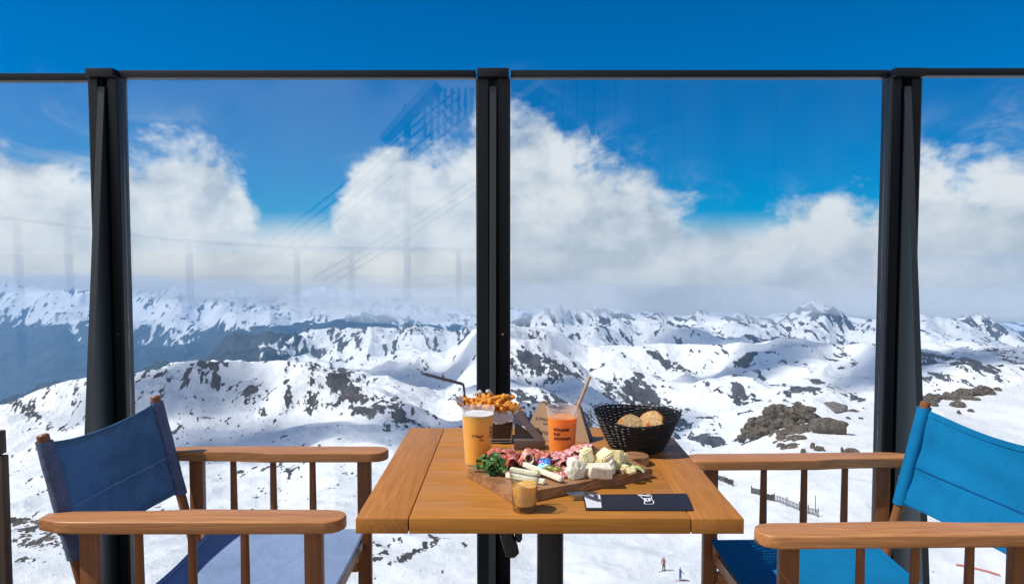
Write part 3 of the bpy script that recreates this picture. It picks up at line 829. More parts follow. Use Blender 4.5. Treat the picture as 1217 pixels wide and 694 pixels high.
text_mesh('SUMMIT', .0085, wrap=(.0315, .0395, hb_, a0-.42), parent=beer, wave=.0016, off=.073, bold=.02)
text_mesh('3000', .0055, wrap=(.0315, .0395, hb_, a0+.08), parent=beer, off=.064, bold=.03)
text_mesh('trinquez\naux\nsommets', .0105, wrap=(.0315, .0395, hb_, a0+.86), parent=beer, off=.090, bold=.03)
text_mesh('|'*1, .05, wrap=(.0315, .0395, hb_, a0+.74), parent=beer, off=.030, name='printed_line', bold=-.045) if False else None
po_ = PZ(668, 543, ZT); ho = .128
oc = cup('orange_cup', po_, 'frosted plastic cup of bright orange drink in front of the kraft card stand', 'cup', .0315, .0390, ho, ho-.025, M['orange'], False)
a1 = toward(po_)
text_mesh('trinquez\naux\nsommets', .0122, wrap=(.0315, .0390, ho, a1-.62), parent=oc, off=.074, bold=.04)
# paper straw standing in the cup
s0 = PY(683, 492, po_.y+.0); s1 = PY(701.5, 447, po_.y+.012)
d_ = (s1-s0); s00 = s0-d_*.75
st = MB(); st.tube([s00-po_, s1-po_], .0042, 16, cap=False); st.tube([s00-po_, s1-po_], .0034, 16, cap=False)
so_ = st.build('paper_straw', simple('kraft_straw', (.42, .27, .19), .7, .12, 60)); so_.location = po_
tag(so_, 'brown paper straw leaning out of the orange drink', 'straw')

# ---------------- sauce verrine
pv_ = PZ(623.5, 606, ZT)
vr = empty('sauce_glass', pv_, .1, 'small faceted glass of orange dipping sauce at the front of the table', 'glass')
b = MB(); n = 10
Ro = [(0, 0), (.0205, 0), (.0232, .002), (.0236, .008), (.0262, .056), (.0285, .060), (.0292, .064), (.0300, .074), (.0305, .0765), (.0296, .078), (.0284, .0765), (.0277, .066), (.0262, .060), (.0250, .056), (.0222, .013), (.018, .010), (0, .010)]
bmv = []
for r, z in Ro:
    ring = []
    for k in range(80):
        a = 2*PI*k/80; rr = r
        if .002 < z < .058 and r > .023: 
            sct = (a % (2*PI/n))-PI/n; rr = r*math.cos(PI/n)/math.cos(sct)*1.012
        ring.append(b.bm.verts.new((rr*math.cos(a), rr*math.sin(a), z)) )
    bmv.append(ring)
for i in range(len(bmv)-1):
    for k in range(80): b.bm.faces.new((bmv[i][k], bmv[i][(k+1) % 80], bmv[i+1][(k+1) % 80], bmv[i+1][k]))
bmesh.ops.remove_doubles(b.bm, verts=b.bm.verts, dist=1e-5)
b.build('glass_body', M['thin'], vr, ang=14)
sauce_m = simple('cocktail_sauce', (1., .50, .13), .42, .12, 60, bump=.25, bscale=120, Subsurface_Weight=1., Subsurface_Radius=(1., .4, .1), Subsurface_Scale=.012)
b = MB(); prof = [(0, .011), (.0175, .0112), (.0215, .0145), (.0242, .044)]
b.lathe(prof, 60)
def stop(a, r): return .051+.0025*math.cos(a-.4)*r+.0012*math.sin(3*a)*r
top_ = [b.bm.verts.new((.0246*math.cos(2*PI*k/60), .0246*math.sin(2*PI*k/60), stop(2*PI*k/60, 1))) for k in range(60)]
mid_ = [b.bm.verts.new((.012*math.cos(2*PI*k/60), .012*math.sin(2*PI*k/60), .0555+.0025*math.sin(2*PI*k/60*2))) for k in range(60)]
b.bm.verts.ensure_lookup_table()
ring = [v for v in b.bm.verts if abs(v.co.z-.044) < 1e-6]
ring.sort(key=lambda v: math.atan2(v.co.y, v.co.x) % (2*PI))
for k in range(60):
    k2 = (k+1) % 60
    b.bm.faces.new((ring[k], ring[k2], top_[k2], top_[k])); b.bm.faces.new((top_[k], top_[k2], mid_[k2], mid_[k]))
b.bm.faces.new(mid_)
b.build('sauce', sauce_m, vr)

# ---------------- serving board
BO = Vector((-.0926, 1.695, 0)); 
TLc = PZ(562, 554, .772); TRc = PZ(775, 557, .772); TFc = PZ(613, 587.5, .772)
ax = (TRc-TFc); L = ax.length; ax.normalize(); ay = Vector((-ax.y, ax.x, 0)); Wd = (TLc-TFc).dot(ay)
bang = math.atan2(ax.y, ax.x)
bd_ = empty('serving_board', (TFc.x, TFc.y, ZT), bang, 'rustic brown wooden serving board with a rounded handle, piled with ham and cheese', 'board')
m, t = material('rustic_board')
vv = t.scale(t.obj, (3, 30, 30)); n1 = t.noise(vv, 3, 6, .65, 2.); n2 = t.noise(t.obj, 22, 5, .6)
bk = t.noise(t.scale(t.obj, (0, 22, 0)), 1.3, 0, 0)
c = t.ramp(t.math('ADD', t.math('MULTIPLY', n1, .6), t.math('MULTIPLY', n2, .4)), [(.35, (.10, .042, .018)), (.5, (.30, .14, .06)), (.68, (.56, .31, .15))])
c = t.mix(t.math('MULTIPLY', t.ss(bk, .55, .62), .6), c, (.45, .23, .10))
p = pbsdf(t, c, .5, t.bump(n2, .4, .003)); t.l.new(p.outputs[0], t.out.inputs[0]); M['board'] = m
poly = []
rnd = random.Random(4)
def edge(a, b_, n, amp):
    return [(a[0]+(b_[0]-a[0])*i/n+rnd.uniform(-amp, amp), a[1]+(b_[1]-a[1])*i/n+rnd.uniform(-amp, amp)) for i in range(n)]
poly += edge((0, 0), (L, 0), 12, .0012)
hc = Wd*.50
poly += edge((L, 0), (L, hc-.026), 3, .0008)
hd = []
for k in range(13):
    a = -PI/2+PI*k/12; hd.append((L+.040+.036*math.cos(a), hc+.034*math.sin(a)))
poly += [(L+.006, hc-.024)]+hd+[(L+.006, hc+.024)]
poly += edge((L, hc+.026), (L, Wd), 3, .0008)+edge((L, Wd), (0, Wd), 12, .0012)+edge((0, Wd), (0, 0), 8, .0012)
b = MB(); b.prism(poly, 0, .0215, bev=.0028, seg=3); b.build('plank', M['board'], bd_, ang=50)
ZB_ = ZT+.0218
def onb(x, y, z=0): return TFc.xy.to_3d()+ax*x+ay*y+Vector((0, 0, ZB_+z))

# ---------------- food helpers
def blob(name, m_, loc, size, rz=0, seed=0, amp=.18, sub=3, label=None, cat=None, group=None, freq=1.6, flat=True, tilt=(0, 0)):
    rn = random.Random(seed); bm = bmesh.new(); bmesh.ops.create_icosphere(bm, subdivisions=sub, radius=1)
    o = [rn.uniform(-9, 9) for _ in range(3)]
    from mathutils import noise as mn
    for v in bm.verts:
        n = v.co.normalized(); f = 1+amp*mn.fractal(n*freq+Vector(o), .8, 2.0, 4)
        v.co = Vector((n.x*f*size[0], n.y*f*size[1], n.z*f*size[2]))
    if flat:
        zc = -size[2]*.55
        for v in bm.verts: v.co.z = max(v.co.z, zc)-zc
    bb = MB(); bb.bm.free(); bb.bm = bm
    ob = bb.build(name, m_, ang=60); ob.location = loc; ob.rotation_euler = (tilt[0], tilt[1], rz)
    return tag(ob, label, cat, group)
def chunk(name, m_, loc, size, rz=0, seed=0, label=None, cat=None, group=None, tilt=(0, 0), bev=.002, wob=.12):
    rn = random.Random(seed); b = MB(); b.box((0, 0, size[2]/2), size, bev=0)
    for v in b.bm.verts:
        v.co += Vector([rn.uniform(-wob, wob)*s_ for s_ in size])
    bmesh.ops.bevel(b.bm, geom=b.bm.edges[:], offset=bev, segments=2, affect='EDGES')
    bmesh.ops.subdivide_edges(b.bm, edges=b.bm.edges[:], cuts=1)
    from mathutils import noise as mn
    for v in b.bm.verts: v.co += v.normal*0 + Vector((mn.noise(v.co*160+Vector((seed, 0, 0))), mn.noise(v.co*160+Vector((0, seed, 3))), mn.noise(v.co*150+Vector((7, 0, seed)))))*min(size)*.07
    o = b.build(name, m_, ang=45); o.location = loc; o.rotation_euler = (tilt[0], tilt[1], rz)
    return tag(o, label, cat, group)
def foodmat(name, c0, c1, c2, scale=120, rough=.45, sss=.12, bump=.3, stretch=(1, 1, 1), dist=0, rad=(.006, .003, .002)):
    m, t = material(name)
    n = t.noise(t.scale(t.obj, stretch), scale, 5, .6, dist)
    c = t.ramp(n, [(.3, c0), (.5, c1), (.68, c2)])
    p = pbsdf(t, c, rough, t.bump(n, bump, .002), Subsurface_Weight=sss, Subsurface_Radius=rad, Subsurface_Scale=1.0)
    t.l.new(p.outputs[0], t.out.inputs[0]); return m
M['fry'] = foodmat('golden_fry', (.44, .11, .010), (.72, .26, .022), (.84, .42, .06), 90, .42, .1, .4)
M['ham'] = foodmat('cured_ham', (.26, .030, .022), (.50, .11, .075), (.80, .48, .38), 50, .35, .15, .25, (1, 3, 1), 1.5)
M['ham2'] = foodmat('ham_fat_edge', (.55, .20, .14), (.80, .52, .40), (.86, .68, .55), 60, .4, .2, .2)
M['salami'] = foodmat('salami', (.42, .07, .08), (.62, .26, .25), (.86, .68, .64), 170, .4, .12, .2)
M['brie'] = foodmat('white_cheese', (.62, .50, .30), (.82, .76, .62), (.88, .85, .78), 110, .6, .2, 1.0)
M['butter'] = foodmat('yellow_cheese', (.68, .52, .20), (.84, .74, .42), (.88, .82, .60), 90, .5, .2, .7)
M['veg'] = foodmat('pale_stick', (.60, .55, .30), (.82, .78, .58), (.86, .85, .72), 40, .45, .2, .2, (1, 6, 6))
M['leek'] = foodmat('pale_green_leaf', (.16, .30, .05), (.42, .52, .18), (.70, .75, .48), 70, .45, .15, .3)
M['gherkin'] = foodmat('gherkin_skin', (.10, .12, .012), (.24, .23, .03), (.36, .33, .06), 110, .3, .1, .4)
M['rocket'] = foodmat('rocket_leaf', (.018, .06, .008), (.045, .13, .018), (.12, .24, .05), 80, .42, .05, .3)
M['crumb'] = foodmat('bread_crumb', (.50, .27, .09), (.72, .48, .22), (.84, .66, .40), 110, .8, .1, .9)
M['crust'] = foodmat('bread_crust', (.28, .085, .02), (.50, .19, .05), (.66, .33, .11), 60, .6, .05, .4)

# ---------------- ham folds
def ribbon(name, m_, pts, width, loc, label, cat, group=None, seed=0, thick=.0014, ruf=.25):
    """a thin folded slice: a path in x,z extruded across y with ruffles"""
    rn = random.Random(seed); ph = [rn.uniform(0, 6) for _ in range(4)]
    P_ = [Vector(p) for p in pts]; n = len(P_)
    def cr(u):
        x = u*(n-1); i = min(int(x), n-2); f = x-i
        p0, p1, p2, p3 = P_[max(i-1, 0)], P_[i], P_[i+1], P_[min(i+2, n-1)]
        return .5*((2*p1)+(-p0+p2)*f+(2*p0-5*p1+4*p2-p3)*f*f+(-p0+3*p1-3*p2+p3)*f**3)
    def fn(u, v):
        c = cr(u); s = v-.5
        r = ruf*width
        return Vector((c.x+r*.30*math.sin(v*7+ph[0]+u*5), c.y+s*width*(1+.15*math.sin(u*9+ph[1])), max(.0, c.z+r*.32*math.sin(v*9+u*6+ph[2])+r*.15*math.sin(v*21+ph[3]))+.0008))
    b = MB(); b.grid(fn, 46, 18, thick); o = b.build(name, m_, ang=70)
    o.location = loc; return tag(o, label, cat, group)
def rel(px_, py_, z=.012):
    return PZ(px_, py_, ZB_+z)
gh = 'folded slices of cured ham on the board'
hams = [(588, 550, .3, .040), (596, 546, 1.0, .036), (606, 549, -.5, .040), (612, 556, .2, .032), (634, 547, .6, .036), (645, 551, 1.3, .030), (600, 553, 1.9, .032), (622, 551, 2.4, .034)]
for i, (x, y, a, w_) in enumerate(hams):
    rn = random.Random(i+3)
    path = [(-.022, 0, .002), (-.014, 0, .018+.008*rn.random()), (0, 0, .024), (.010, 0, .010), (.018, 0, .020), (.026, 0, .002)]
    q = rel(x, y, 0)
    o = ribbon('ham_slice', M['ham'], path, w_, q, 'folded slice of dark red cured ham at the left of the serving board', 'ham', gh, seed=i, ruf=.13)
    o.rotation_euler = (0, 0, a)
# the curled slice that stands up
q = rel(627, 548, .012)
def curl(u, v):
    a = u*2*PI*1.55; r = .0085+.0028*u
    return Vector((r*math.cos(a), (v-.5)*.026+.004*math.sin(a), r*math.sin(a)+.008+.002*math.sin(v*9)))
b = MB(); b.grid(curl, 60, 10, .0016); o = b.build('curled_ham', M['ham2'], ang=70); o.location = q; o.rotation_euler = (0, 0, .35)
tag(o, 'pink ham slice curled into a ring on top of the ham', 'ham')
# salami ruffle behind and beneath the cheese
gs = 'thin pink salami slices fanned on the board'
for i, (x, y, a, h_) in enumerate([(664, 549, .2, .012), (672, 546, .4, .014), (680, 543, .6, .016), (688, 540, .5, .018), (695, 538, .7, .018), (672, 552, .1, .010), (682, 549, .9, .012), (660, 545, 1.2, .012)]):
    path = [(-.022, 0, .001), (-.008, 0, h_), (.004, 0, h_*.8), (.014, 0, h_*1.05), (.024, 0, .002)]
    o = ribbon('salami_slice', M['salami'], path, .030, rel(x, y, 0), 'thin pink marbled salami slice between the orange cup and the white cheese', 'salami', gs, seed=20+i, ruf=.16)
    o.rotation_euler = (0, 0, a)
# pulled meat beside the gherkins
for i, (x, y) in enumerate([(668, 562), (672, 567), (664, 567), (676, 560), (662, 557)]):
    path = [(-.012, 0, .001), (-.004, 0, .008), (.003, 0, .004), (.010, 0, .008), (.014, 0, .001)]
    o = ribbon('meat_shred', M['ham'] if i % 2 else M['salami'], path, .016, rel(x, y, 0), 'small shred of reddish cured meat left of the white cheese', 'meat', 'meat shreds next to the gherkins', seed=50+i, ruf=.5)
    o.rotation_euler = (0, 0, i*1.1)
# rocket leaves
def leaf(u, v, L_=.030, Wl=.009):
    s = v-.5; w_ = Wl*math.sin(min(1, u*1.04)*PI)**.7*(1+.35*math.sin(u*17))+.0008
    return Vector((u*L_, s*2*w_, .010*math.sin(u*2.6)+abs(s)*.006*math.sin(u*11+1)))
rn = random.Random(5)
lm = []
for k in range(4):
    b = MB(); b.grid(lambda u, v, k=k: leaf(u, v, .026+.004*k, .007+.0015*k), 22, 7, .0005); o = b.build('rocket_leaf', M['rocket'], ang=70); lm.append(o.data); bpy.data.objects.remove(o)
for i in range(24):
    o = bpy.data.objects.new('rocket_leaf', lm[i % 4]); C.objects.link(o)
    x = 586+rn.uniform(-11, 13); y = 556+rn.uniform(-7, 6)
    o.location = rel(x, y, .001+rn.uniform(0, .012)); o.rotation_euler = (rn.uniform(-.7, .7), rn.uniform(-.7, .3), rn.uniform(0, 6.28))
    tag(o, 'small green rocket leaf in the heap on the left corner of the board', 'leaf', 'rocket leaves heaped at the board corner')
# pale sticks
def stick(p0, p1, w0, w1, h0, label, cat='cheese'):
    p0 = Vector(p0); p1 = Vector(p1); d = p1-p0; Ln = d.length
    b = MB(); b.grid  # box tapered
    vs = []
    for (x, w_, h_) in ((0, w0, h0), (Ln, w1, h0*.9)):
        for (y, z) in ((-w_/2, 0), (w_/2, 0), (w_/2*.8, h_), (-w_/2*.8, h_)): vs.append(b.bm.verts.new((x, y, z)))
    for q in ((0, 1, 2, 3), (7, 6, 5, 4), (0, 4, 5, 1), (1, 5, 6, 2), (2, 6, 7, 3), (3, 7, 4, 0)): b.bm.faces.new([vs[k] for k in q])
    bmesh.ops.bevel(b.bm, geom=b.bm.edges[:], offset=.0018, segments=3, affect='EDGES')
    o = b.build('cheese_stick', M['veg'], ang=60); o.location = p0
    o.rotation_euler = d.to_track_quat('X', 'Z').to_euler()
    return tag(o, label, cat, 'pale sticks at the front of the board')
stick(rel(622, 554, .012), rel(668, 572, .004), .010, .015, .011, 'long pale stick lying highest, pointing at the white cheese')
stick(rel(607, 560, .003), rel(642, 566, .003), .012, .012, .010, 'pale stick lying between the rocket and the sauce glass')
stick(rel(602, 567, .001), rel(648, 575, .001), .013, .013, .011, 'front pale stick half hidden behind the sauce glass')
# gherkins
for i, (x, y, a, s_, lb) in enumerate([(654, 562, -.5, .016, 'larger yellow green gherkin below the blue foil portion'), (662, 564, -.3, .012, 'smaller gherkin touching the larger one on its right')]):
    b = MB(); b.tube([(-s_, 0, .008), (-s_*.8, 0, .0085), (-s_*.3, .0006, .0095), (s_*.4, 0, .0095), (s_*.85, -.0006, .0085), (s_, -.001, .008)], [.002, .0052, .0078, .0076, .0050, .0016], 16)
    o = b.build('gherkin', M['gherkin'], ang=60); o.location = rel(x, y, .0); o.rotation_euler = (0, 0, a); tag(o, lb, 'gherkin', 'gherkins on the board')
# foil wrapped portion
m, t = material('blue_foil'); 
vt = t.new('ShaderNodeTexVoronoi'); vt.inputs['Scale'].default_value = 90; t.set(vt.inputs[0], t.obj)
c = t.ramp(vt.outputs['Distance'], [(.0, (.75, .8, .9)), (.22, (.10, .38, .80)), (.5, (.02, .12, .48)), (.9, (.35, .22, .42))])
p = pbsdf(t, c, .25, t.bump(t.noise(t.obj, 140, 4), .8, .002), Metallic=.55); t.l.new(p.outputs[0], t.out.inputs[0])
qf = rel(647, 553, .010)
fo_ = empty('foil_cheese_portion', qf, 0, 'small blue foil wrapped cheese portion lying between ham and salami', 'cheese portion')
rt = Euler((R(38), R(-8), R(-18))).to_matrix()
b = MB(); b.prism([(-.014, -.012), (.016, -.012), (.014, .014), (-.010, .016)], 0, .008, rt.to_4x4(), bev=.0015); b.build('wrapper', m, fo_, ang=40)
b = MB(); b.prism([(-.004, -.0155), (.004, -.0155), (.003, -.010), (-.003, -.010)], .003, .0055, rt.to_4x4()); b.build('pull_tab', simple('red_tab', (.5, .03, .04), .4), fo_, smooth=False)
# white and yellow cheeses
blob('soft_cheese_wedge', M['brie'], rel(683, 567, 0), (.023, .020, .026), .3, 2, .26, 4, 'large rounded lump of white rind cheese, leftmost of the cheeses', 'cheese', 'cheese pieces on the board')
chunk('cheese_slab', M['brie'], rel(712, 566, .001), (.052, .028, .028), .12, 5, 'long white rind cheese slab lying in front of the yellow cubes', 'cheese', 'cheese pieces on the board', tilt=(.25, 0), wob=.1)
blob('soft_cheese_wedge', M['brie'], rel(697, 556, .006), (.020, .016, .030), .9, 8, .24, 4, 'leaning white cheese piece behind the slab', 'cheese', 'cheese pieces on the board')
blob('soft_cheese_wedge', M['brie'], rel(725, 562, .001), (.011, .014, .020), .4, 12, .22, 4, 'small bluish white rind end at the right of the slab', 'cheese', 'cheese pieces on the board')
cubes = [(700, 548, .024, .020, .2, (.025, .021, .026), 'yellow cheese cube highest in the pile behind the white slab'),
 (719, 549, .022, .018, .5, (.031, .024, .027), 'broad yellow cheese cube in the middle of the cheeses'),
 (732, 550, .014, .018, 1.1, (.017, .027, .030), 'upright yellow cheese stick right of the middle cube'),
 (712, 556, .014, .018, .1, (.016, .016, .016), 'pale cheese piece wedged between slab and cube'),
 (734, 560, .0, .016, .9, (.020, .022, .021), 'pale yellow cheese piece right of the white slab'),
 (742, 561, .0, .016, 2.0, (.018, .020, .019), 'small cheese cube with a notched top near the leek'),
 (739, 553, .008, .016, .4, (.013, .015, .027), 'narrow cheese piece standing behind the notched cube'),
 (751, 563, .0, .018, .2, (.024, .017, .015), 'pale cheese piece at the right tip of the pile'),
 (692, 551, .012, .016, 1.4, (.021, .018, .022), 'cream cheese cube at the left back of the pile')]
for i, (x, y, z, _, a, sz, lb) in enumerate(cubes):
    chunk('cheese_cube', M['butter'], rel(x, y, z), sz, a, 30+i, lb, 'cheese', 'cheese pieces on the board', tilt=(random.uniform(-.4, .4), random.uniform(-.4, .4)), bev=.003, wob=.2)
for i, (x, y, a, lb) in enumerate([(745, 556, .3, 'curved pale green leek slice behind the cheese pieces'), (750, 558, -.2, 'green leek slice nearest the board handle'), (741, 552, .8, 'pale leek slice leaning on the yellow cubes'), (757, 560, -.5, 'dark green leek end lying towards the board handle')]):
    path = [(-.016, 0, .001), (-.009, 0, .006), (.0, 0, .009), (.010, 0, .006), (.017, 0, .001)]
    o = ribbon('leek_slice', M['leek'], path, .015, rel(x, y, 0), lb, 'leek', 'leek slices on the board', seed=70+i, ruf=.2); o.rotation_euler = (0, 0, a)

# ---------------- cutlery pouch
A = [PZ(692, 588.5, ZT), PZ(816, 587, ZT), PZ(824, 607, ZT), PZ(696, 606.5, ZT)]
cpo = (A[0]+A[1]+A[2]+A[3])/4
pouch = empty('cutlery_pouch', cpo, 0, 'flat black paper cutlery pouch with a white emblem and grey napkin', 'cutlery pouch')
def quadsurf(u, v, z=0, bulge=.003):
    a = A[3].lerp(A[2], u); c_ = A[0].lerp(A[1], u); p_ = a.lerp(c_, v)-cpo
    p_.z = .0012+z+bulge*math.sin(PI*min(1, max(0, v)))**.6*(1-.5*u)*(1+.12*math.sin(u*8)); return p_
b = MB(); b.grid(lambda u, v: quadsurf(u, v), 30, 12, .0012)
m_p = simple('black_paper', (.014, .015, .024), .6, .1, 200, bump=.1)
b.build('sleeve', m_p, pouch, ang=60)
b = MB(); b.grid(lambda u, v: quadsurf(-.0+.14*u*(1+.1*v)+.012, .07+.84*v, .0012), 10, 8, .0006); npk = b.build('napkin', simple('napkin_print', (.62, .62, .66), .85, .12, 160, bump=.3), pouch, ang=60)
M['white_ink'] = simple('white_ink', (.78, .78, .8), .6, 0)
# printed band on the napkin and emblem on the sleeve
def strip(pts, wdt, name, mt, par, zoff):
    b = MB(); pts = [Vector((p[0], p[1])) for p in pts]; L_ = []; R_ = []
    for i, p in enumerate(pts):
        d = (pts[min(i+1, len(pts)-1)]-pts[max(i-1, 0)]).normalized(); nrm = Vector((-d.y, d.x))*wdt[i] if isinstance(wdt, (list, tuple)) else Vector((-d.y, d.x))*wdt
        nrm = Vector((nrm.x/ .215, nrm.y/.10))
        L_.append(b.bm.verts.new(quadsurf(p.x+nrm.x, p.y+nrm.y, zoff))); R_.append(b.bm.verts.new(quadsurf(p.x-nrm.x, p.y-nrm.y, zoff)))
    for i in range(len(pts)-1): b.bm.faces.new((L_[i], L_[i+1], R_[i+1], R_[i]))
    return b.build(name, mt, par, smooth=False, fix=False)
E = MB()
e1 = strip([(.520, .90), (.55, .89), (.585, .84), (.62, .80), (.655, .86)], [.002, .004, .004, .003, .0015], 'emblem', M['white_ink'], pouch, .0012)
for pts, wd_ in (([(.535, .90), (.555, .70), (.575, .52), (.560, .30)], .0010), ([(.560, .30), (.60, .29), (.645, .31)], .0010), ([(.645, .31), (.655, .45), (.640, .60), (.652, .78)], .0010),
                 ([(.585, .66), (.582, .52), (.597, .44), (.617, .47), (.622, .58), (.607, .66)], .0024), ([(.60, .62), (.63, .66), (.648, .62)], .0016), ([(.60, .84), (.625, .92), (.645, .95)], .0016)):
    strip(pts, wd_, 'emblem_line', M['white_ink'], e1, .0012)
strip([(.02, .86), (.07, .66), (.12, .50), (.155, .40)], [.006, .009, .008, .006], 'printed_band', simple('grey_ink', (.06, .06, .08), .7, 0), npk, .0022)
strip([(.10, .74), (.14, .74)], .012, 'printed_square', simple('navy_ink', (.03, .035, .10), .7, 0), npk, .0022)
# fork tips
fk = empty('fork', PZ(690, 589, ZT), 0, 'steel fork with its tines poking out of the black cutlery pouch', 'fork')
f0 = PZ(673, 588.5, ZT)-fk.location; 
for k in range(4):
    o_ = Vector((0, (k-1.5)*.0055, 0)); b = MB()
    b.tube([Vector((.012, 0, .006))+o_, Vector((-.012, 0, .004))+o_, Vector((f0.x*.75, 0, .0045))+o_, Vector((f0.x, 0, .0085))+o_*.95], [.0016, .0017, .0015, .0007], 8); b.build('tine', M['steel'], fk)
b = MB(); b.grid(lambda u, v: Vector((.006+.030*u, (v-.5)*.021*(1-.55*u), .0068-.001*u)), 8, 6, .0016); b.build('fork_head', M['steel'], fk)
kn = MB(); kn.prism([(-.016, -.004), (.03, -.007), (.03, .008), (-.004, .008)], 0, .0012, Matrix.Translation((0, 0, .0012))); o = kn.build('knife', M['steel'], ang=30); o.location = PZ(688, 593.5, ZT); o.rotation_euler = (0, 0, .25)
tag(o, 'steel knife tip showing under the fork at the pouch opening', 'knife')
# ---------------- bread basket
pbk = Vector((PY(757, 520, 1.91).x, 1.91, ZT))
bas = empty('bread_basket', pbk, 0, 'round black wicker basket with open looped rim, holding bread', 'basket')
HB = .088; RB0, RB1 = .064, .106
SXB = 1.02
def bpt(a, f, dr=0., dz=0.):
    r = RB0+(RB1-RB0)*(f**.85)+dr
    lean = .006*f
    return Vector((SXB*r*math.cos(a), r*math.sin(a), HB*f+.003+dz+.005*f*math.cos(2*a+.4)+.006*f*math.sin(a)))
M['wicker'] = simple('black_wicker', (.010, .009, .010), .38, .2, 200, bump=.2)
NS = 38
b = MB()
for k in range(NS):
    a = 2*PI*k/NS
    for da in (-.03, 0, .03): b.tube([bpt(a+da, f/8) for f in range(9)], .0017, 5)
b.build('stakes', M['wicker'], bas)
b = MB()
nw = 23
for j in range(nw):
    f = .03+.90*j/(nw-1)
    pts_ = []
    for k in range(NS*4):
        a = 2*PI*k/(NS*4); s_ = math.sin(a*NS/2+PI*j)
        pts_.append(bpt(a, f, .0024*s_, .0006*math.sin(a*7+j)))
    b.tube(pts_, .0023, 5, closed=True)
b.build('weave', M['wicker'], bas)
b = MB(); b.lathe([(0, .002), (RB0, .002), (RB0, .005), (0, .005)], 40, sx=SXB); b.build('base', M['wicker'], bas)
b = MB()
for ph in (0, PI): b.tube([bpt(2*PI*k/120, 1.0, .002*math.sin(30*2*PI*k/120+ph), .002*math.cos(30*2*PI*k/120+ph)) for k in range(120)], .0019, 6, closed=True)
rl = random.Random(3)
for k in range(26):
    a = 2*PI*(k+.3*rl.random())/26
    if math.sin(a) < -.75: continue
    h_ = .005+.006*rl.random(); w_ = .07+.04*rl.random()
    b.tube([bpt(a-w_, .97), bpt(a-w_*.8, 1, .004, h_*.8), bpt(a, 1, .006+.003*rl.random(), h_), bpt(a+w_*.8, 1, .004, h_*.7), bpt(a+w_, .97)], .0013, 5)
b.build('rim', M['wicker'], bas)
b = MB(); a_ = PI*.47
b.tube([bpt(a_+.14, .97, -.004), bpt(a_+.0, 1, -.002, .022), bpt(a_-.02, 1, -.002, .021), bpt(a_-.20, .97, -.004)], .0012, 6); b.build('hanging_loop', M['wire'], bas)
def bread(loc, rot, sx, sy, sz, label, seed):
    e = empty('bread_slice', loc, 0, label, 'bread', 'bread pieces in the black basket'); e.rotation_euler = rot
    b = MB(); b.lathe([(0, -sz/2), (.94, -sz/2), (.99, -sz*.42), (1.0, 0), (.99, sz*.42), (.94, sz/2), (0, sz/2)], 40, sx=sx, sy=sy)
    from mathutils import noise as mn
    for v in b.bm.verts: v.co += Vector((mn.noise(v.co*45+Vector((seed, 0, 0)))*.003, mn.noise(v.co*45+Vector((0, seed, 0)))*.003, mn.noise(v.co*60+Vector((0, 0, seed)))*.002))
    b.build('crust', M['crust'], e, ang=40)
    b = MB(); b.lathe([(0, -sz/2-.0022), (.9, -sz/2-.0016), (.9, sz/2+.0016), (0, sz/2+.0022)], 40, sx=sx, sy=sy)
    for v in b.bm.verts: v.co += Vector((mn.noise(v.co*45+Vector((seed, 0, 0)))*.003, mn.noise(v.co*45+Vector((0, seed, 0)))*.003, mn.noise(v.co*60+Vector((0, 0, seed)))*.002))
    b.build('crumb', M['crumb'], e, ang=40)
bread(PY(748, 504, 1.895), (R(62), R(6), R(12)), .030, .023, .030, 'thick bread slice with shaded right side in the middle of the basket', 1)
bread(PY(775, 500, 1.92), (R(78), R(-14), R(-22)), .032, .026, .022, 'pale bread slice leaning upright at the right of the basket', 2)
bread(PY(779, 508, 1.885), (R(20), R(25), R(-10)), .024, .018, .022, 'orange crusted bread end in front of the pale slice', 3)
bread(PY(733, 511, 1.89), (R(8), R(10), R(30)), .026, .018, .016, 'bread slice lying low at the left of the basket', 4)
bread(PY(748, 513, 1.885), (R(55), R(10), R(-20)), .026, .018, .020, 'lower bread piece under the thick slice', 5)
bread(PY(760, 520, 1.90), (R(0), R(0), R(0)), .05, .045, .022, 'flat bread piece at the bottom of the basket', 6)

# ---------------- chip basket with handle, paper and chips
pf = Vector((PY(583, 520, 2.0).x, 2.0, ZT))
fb = empty('chip_basket', pf, 0, 'small dark metal chip basket with a long bent wire handle, behind the beer cup', 'basket')
b = MB(); wx_, wy_, hf = .128, .088, .082
m, t = material('dark_mesh_panel')
wv = t.new('ShaderNodeTexVoronoi'); wv.inputs['Scale'].default_value = 260; t.set(wv.inputs[0], t.obj)
c = t.mix(t.ss(wv.outputs['Distance'], .3, .6), (.030, .022, .018), (.085, .062, .05))
p = pbsdf(t, c, .5, t.bump(wv.outputs['Distance'], .5, .002), Metallic=.2); t.l.new(p.outputs[0], t.out.inputs[0])
for (cx_, cy_, sx_, sy_) in ((0, -wy_/2, wx_, .002), (0, wy_/2, wx_, .002), (-wx_/2, 0, .002, wy_-.004), (wx_/2, 0, .002, wy_-.004)):
    b.box((cx_, cy_, .008+hf/2-.004), (sx_, sy_, hf-.008))
b.box((0, 0, .006), (wx_-.006, wy_-.006, .002))
for v in b.bm.verts:
    f = .86+.14*v.co.z/hf; v.co.x *= f; v.co.y *= f
b.build('body', m, fb, smooth=False)
b = MB()
for z, f in ((.004, .87), (.012, .89), (hf, 1.01)):
    X_, Y_ = wx_/2*f, wy_/2*f
    b.tube([(-X_, -Y_, z), (X_, -Y_, z), (X_, Y_, z), (-X_, Y_, z)], .0017, 6, closed=True)
for sx in (-1, 1):
    for sy in (-1, 1): b.tube([(sx*wx_/2*.87, sy*wy_/2*.87, .003), (sx*wx_/2*1.01, sy*wy_/2*1.01, hf)], .0017, 6)
b.build('wire_frame', M['steel'], fb)
b = MB(); 
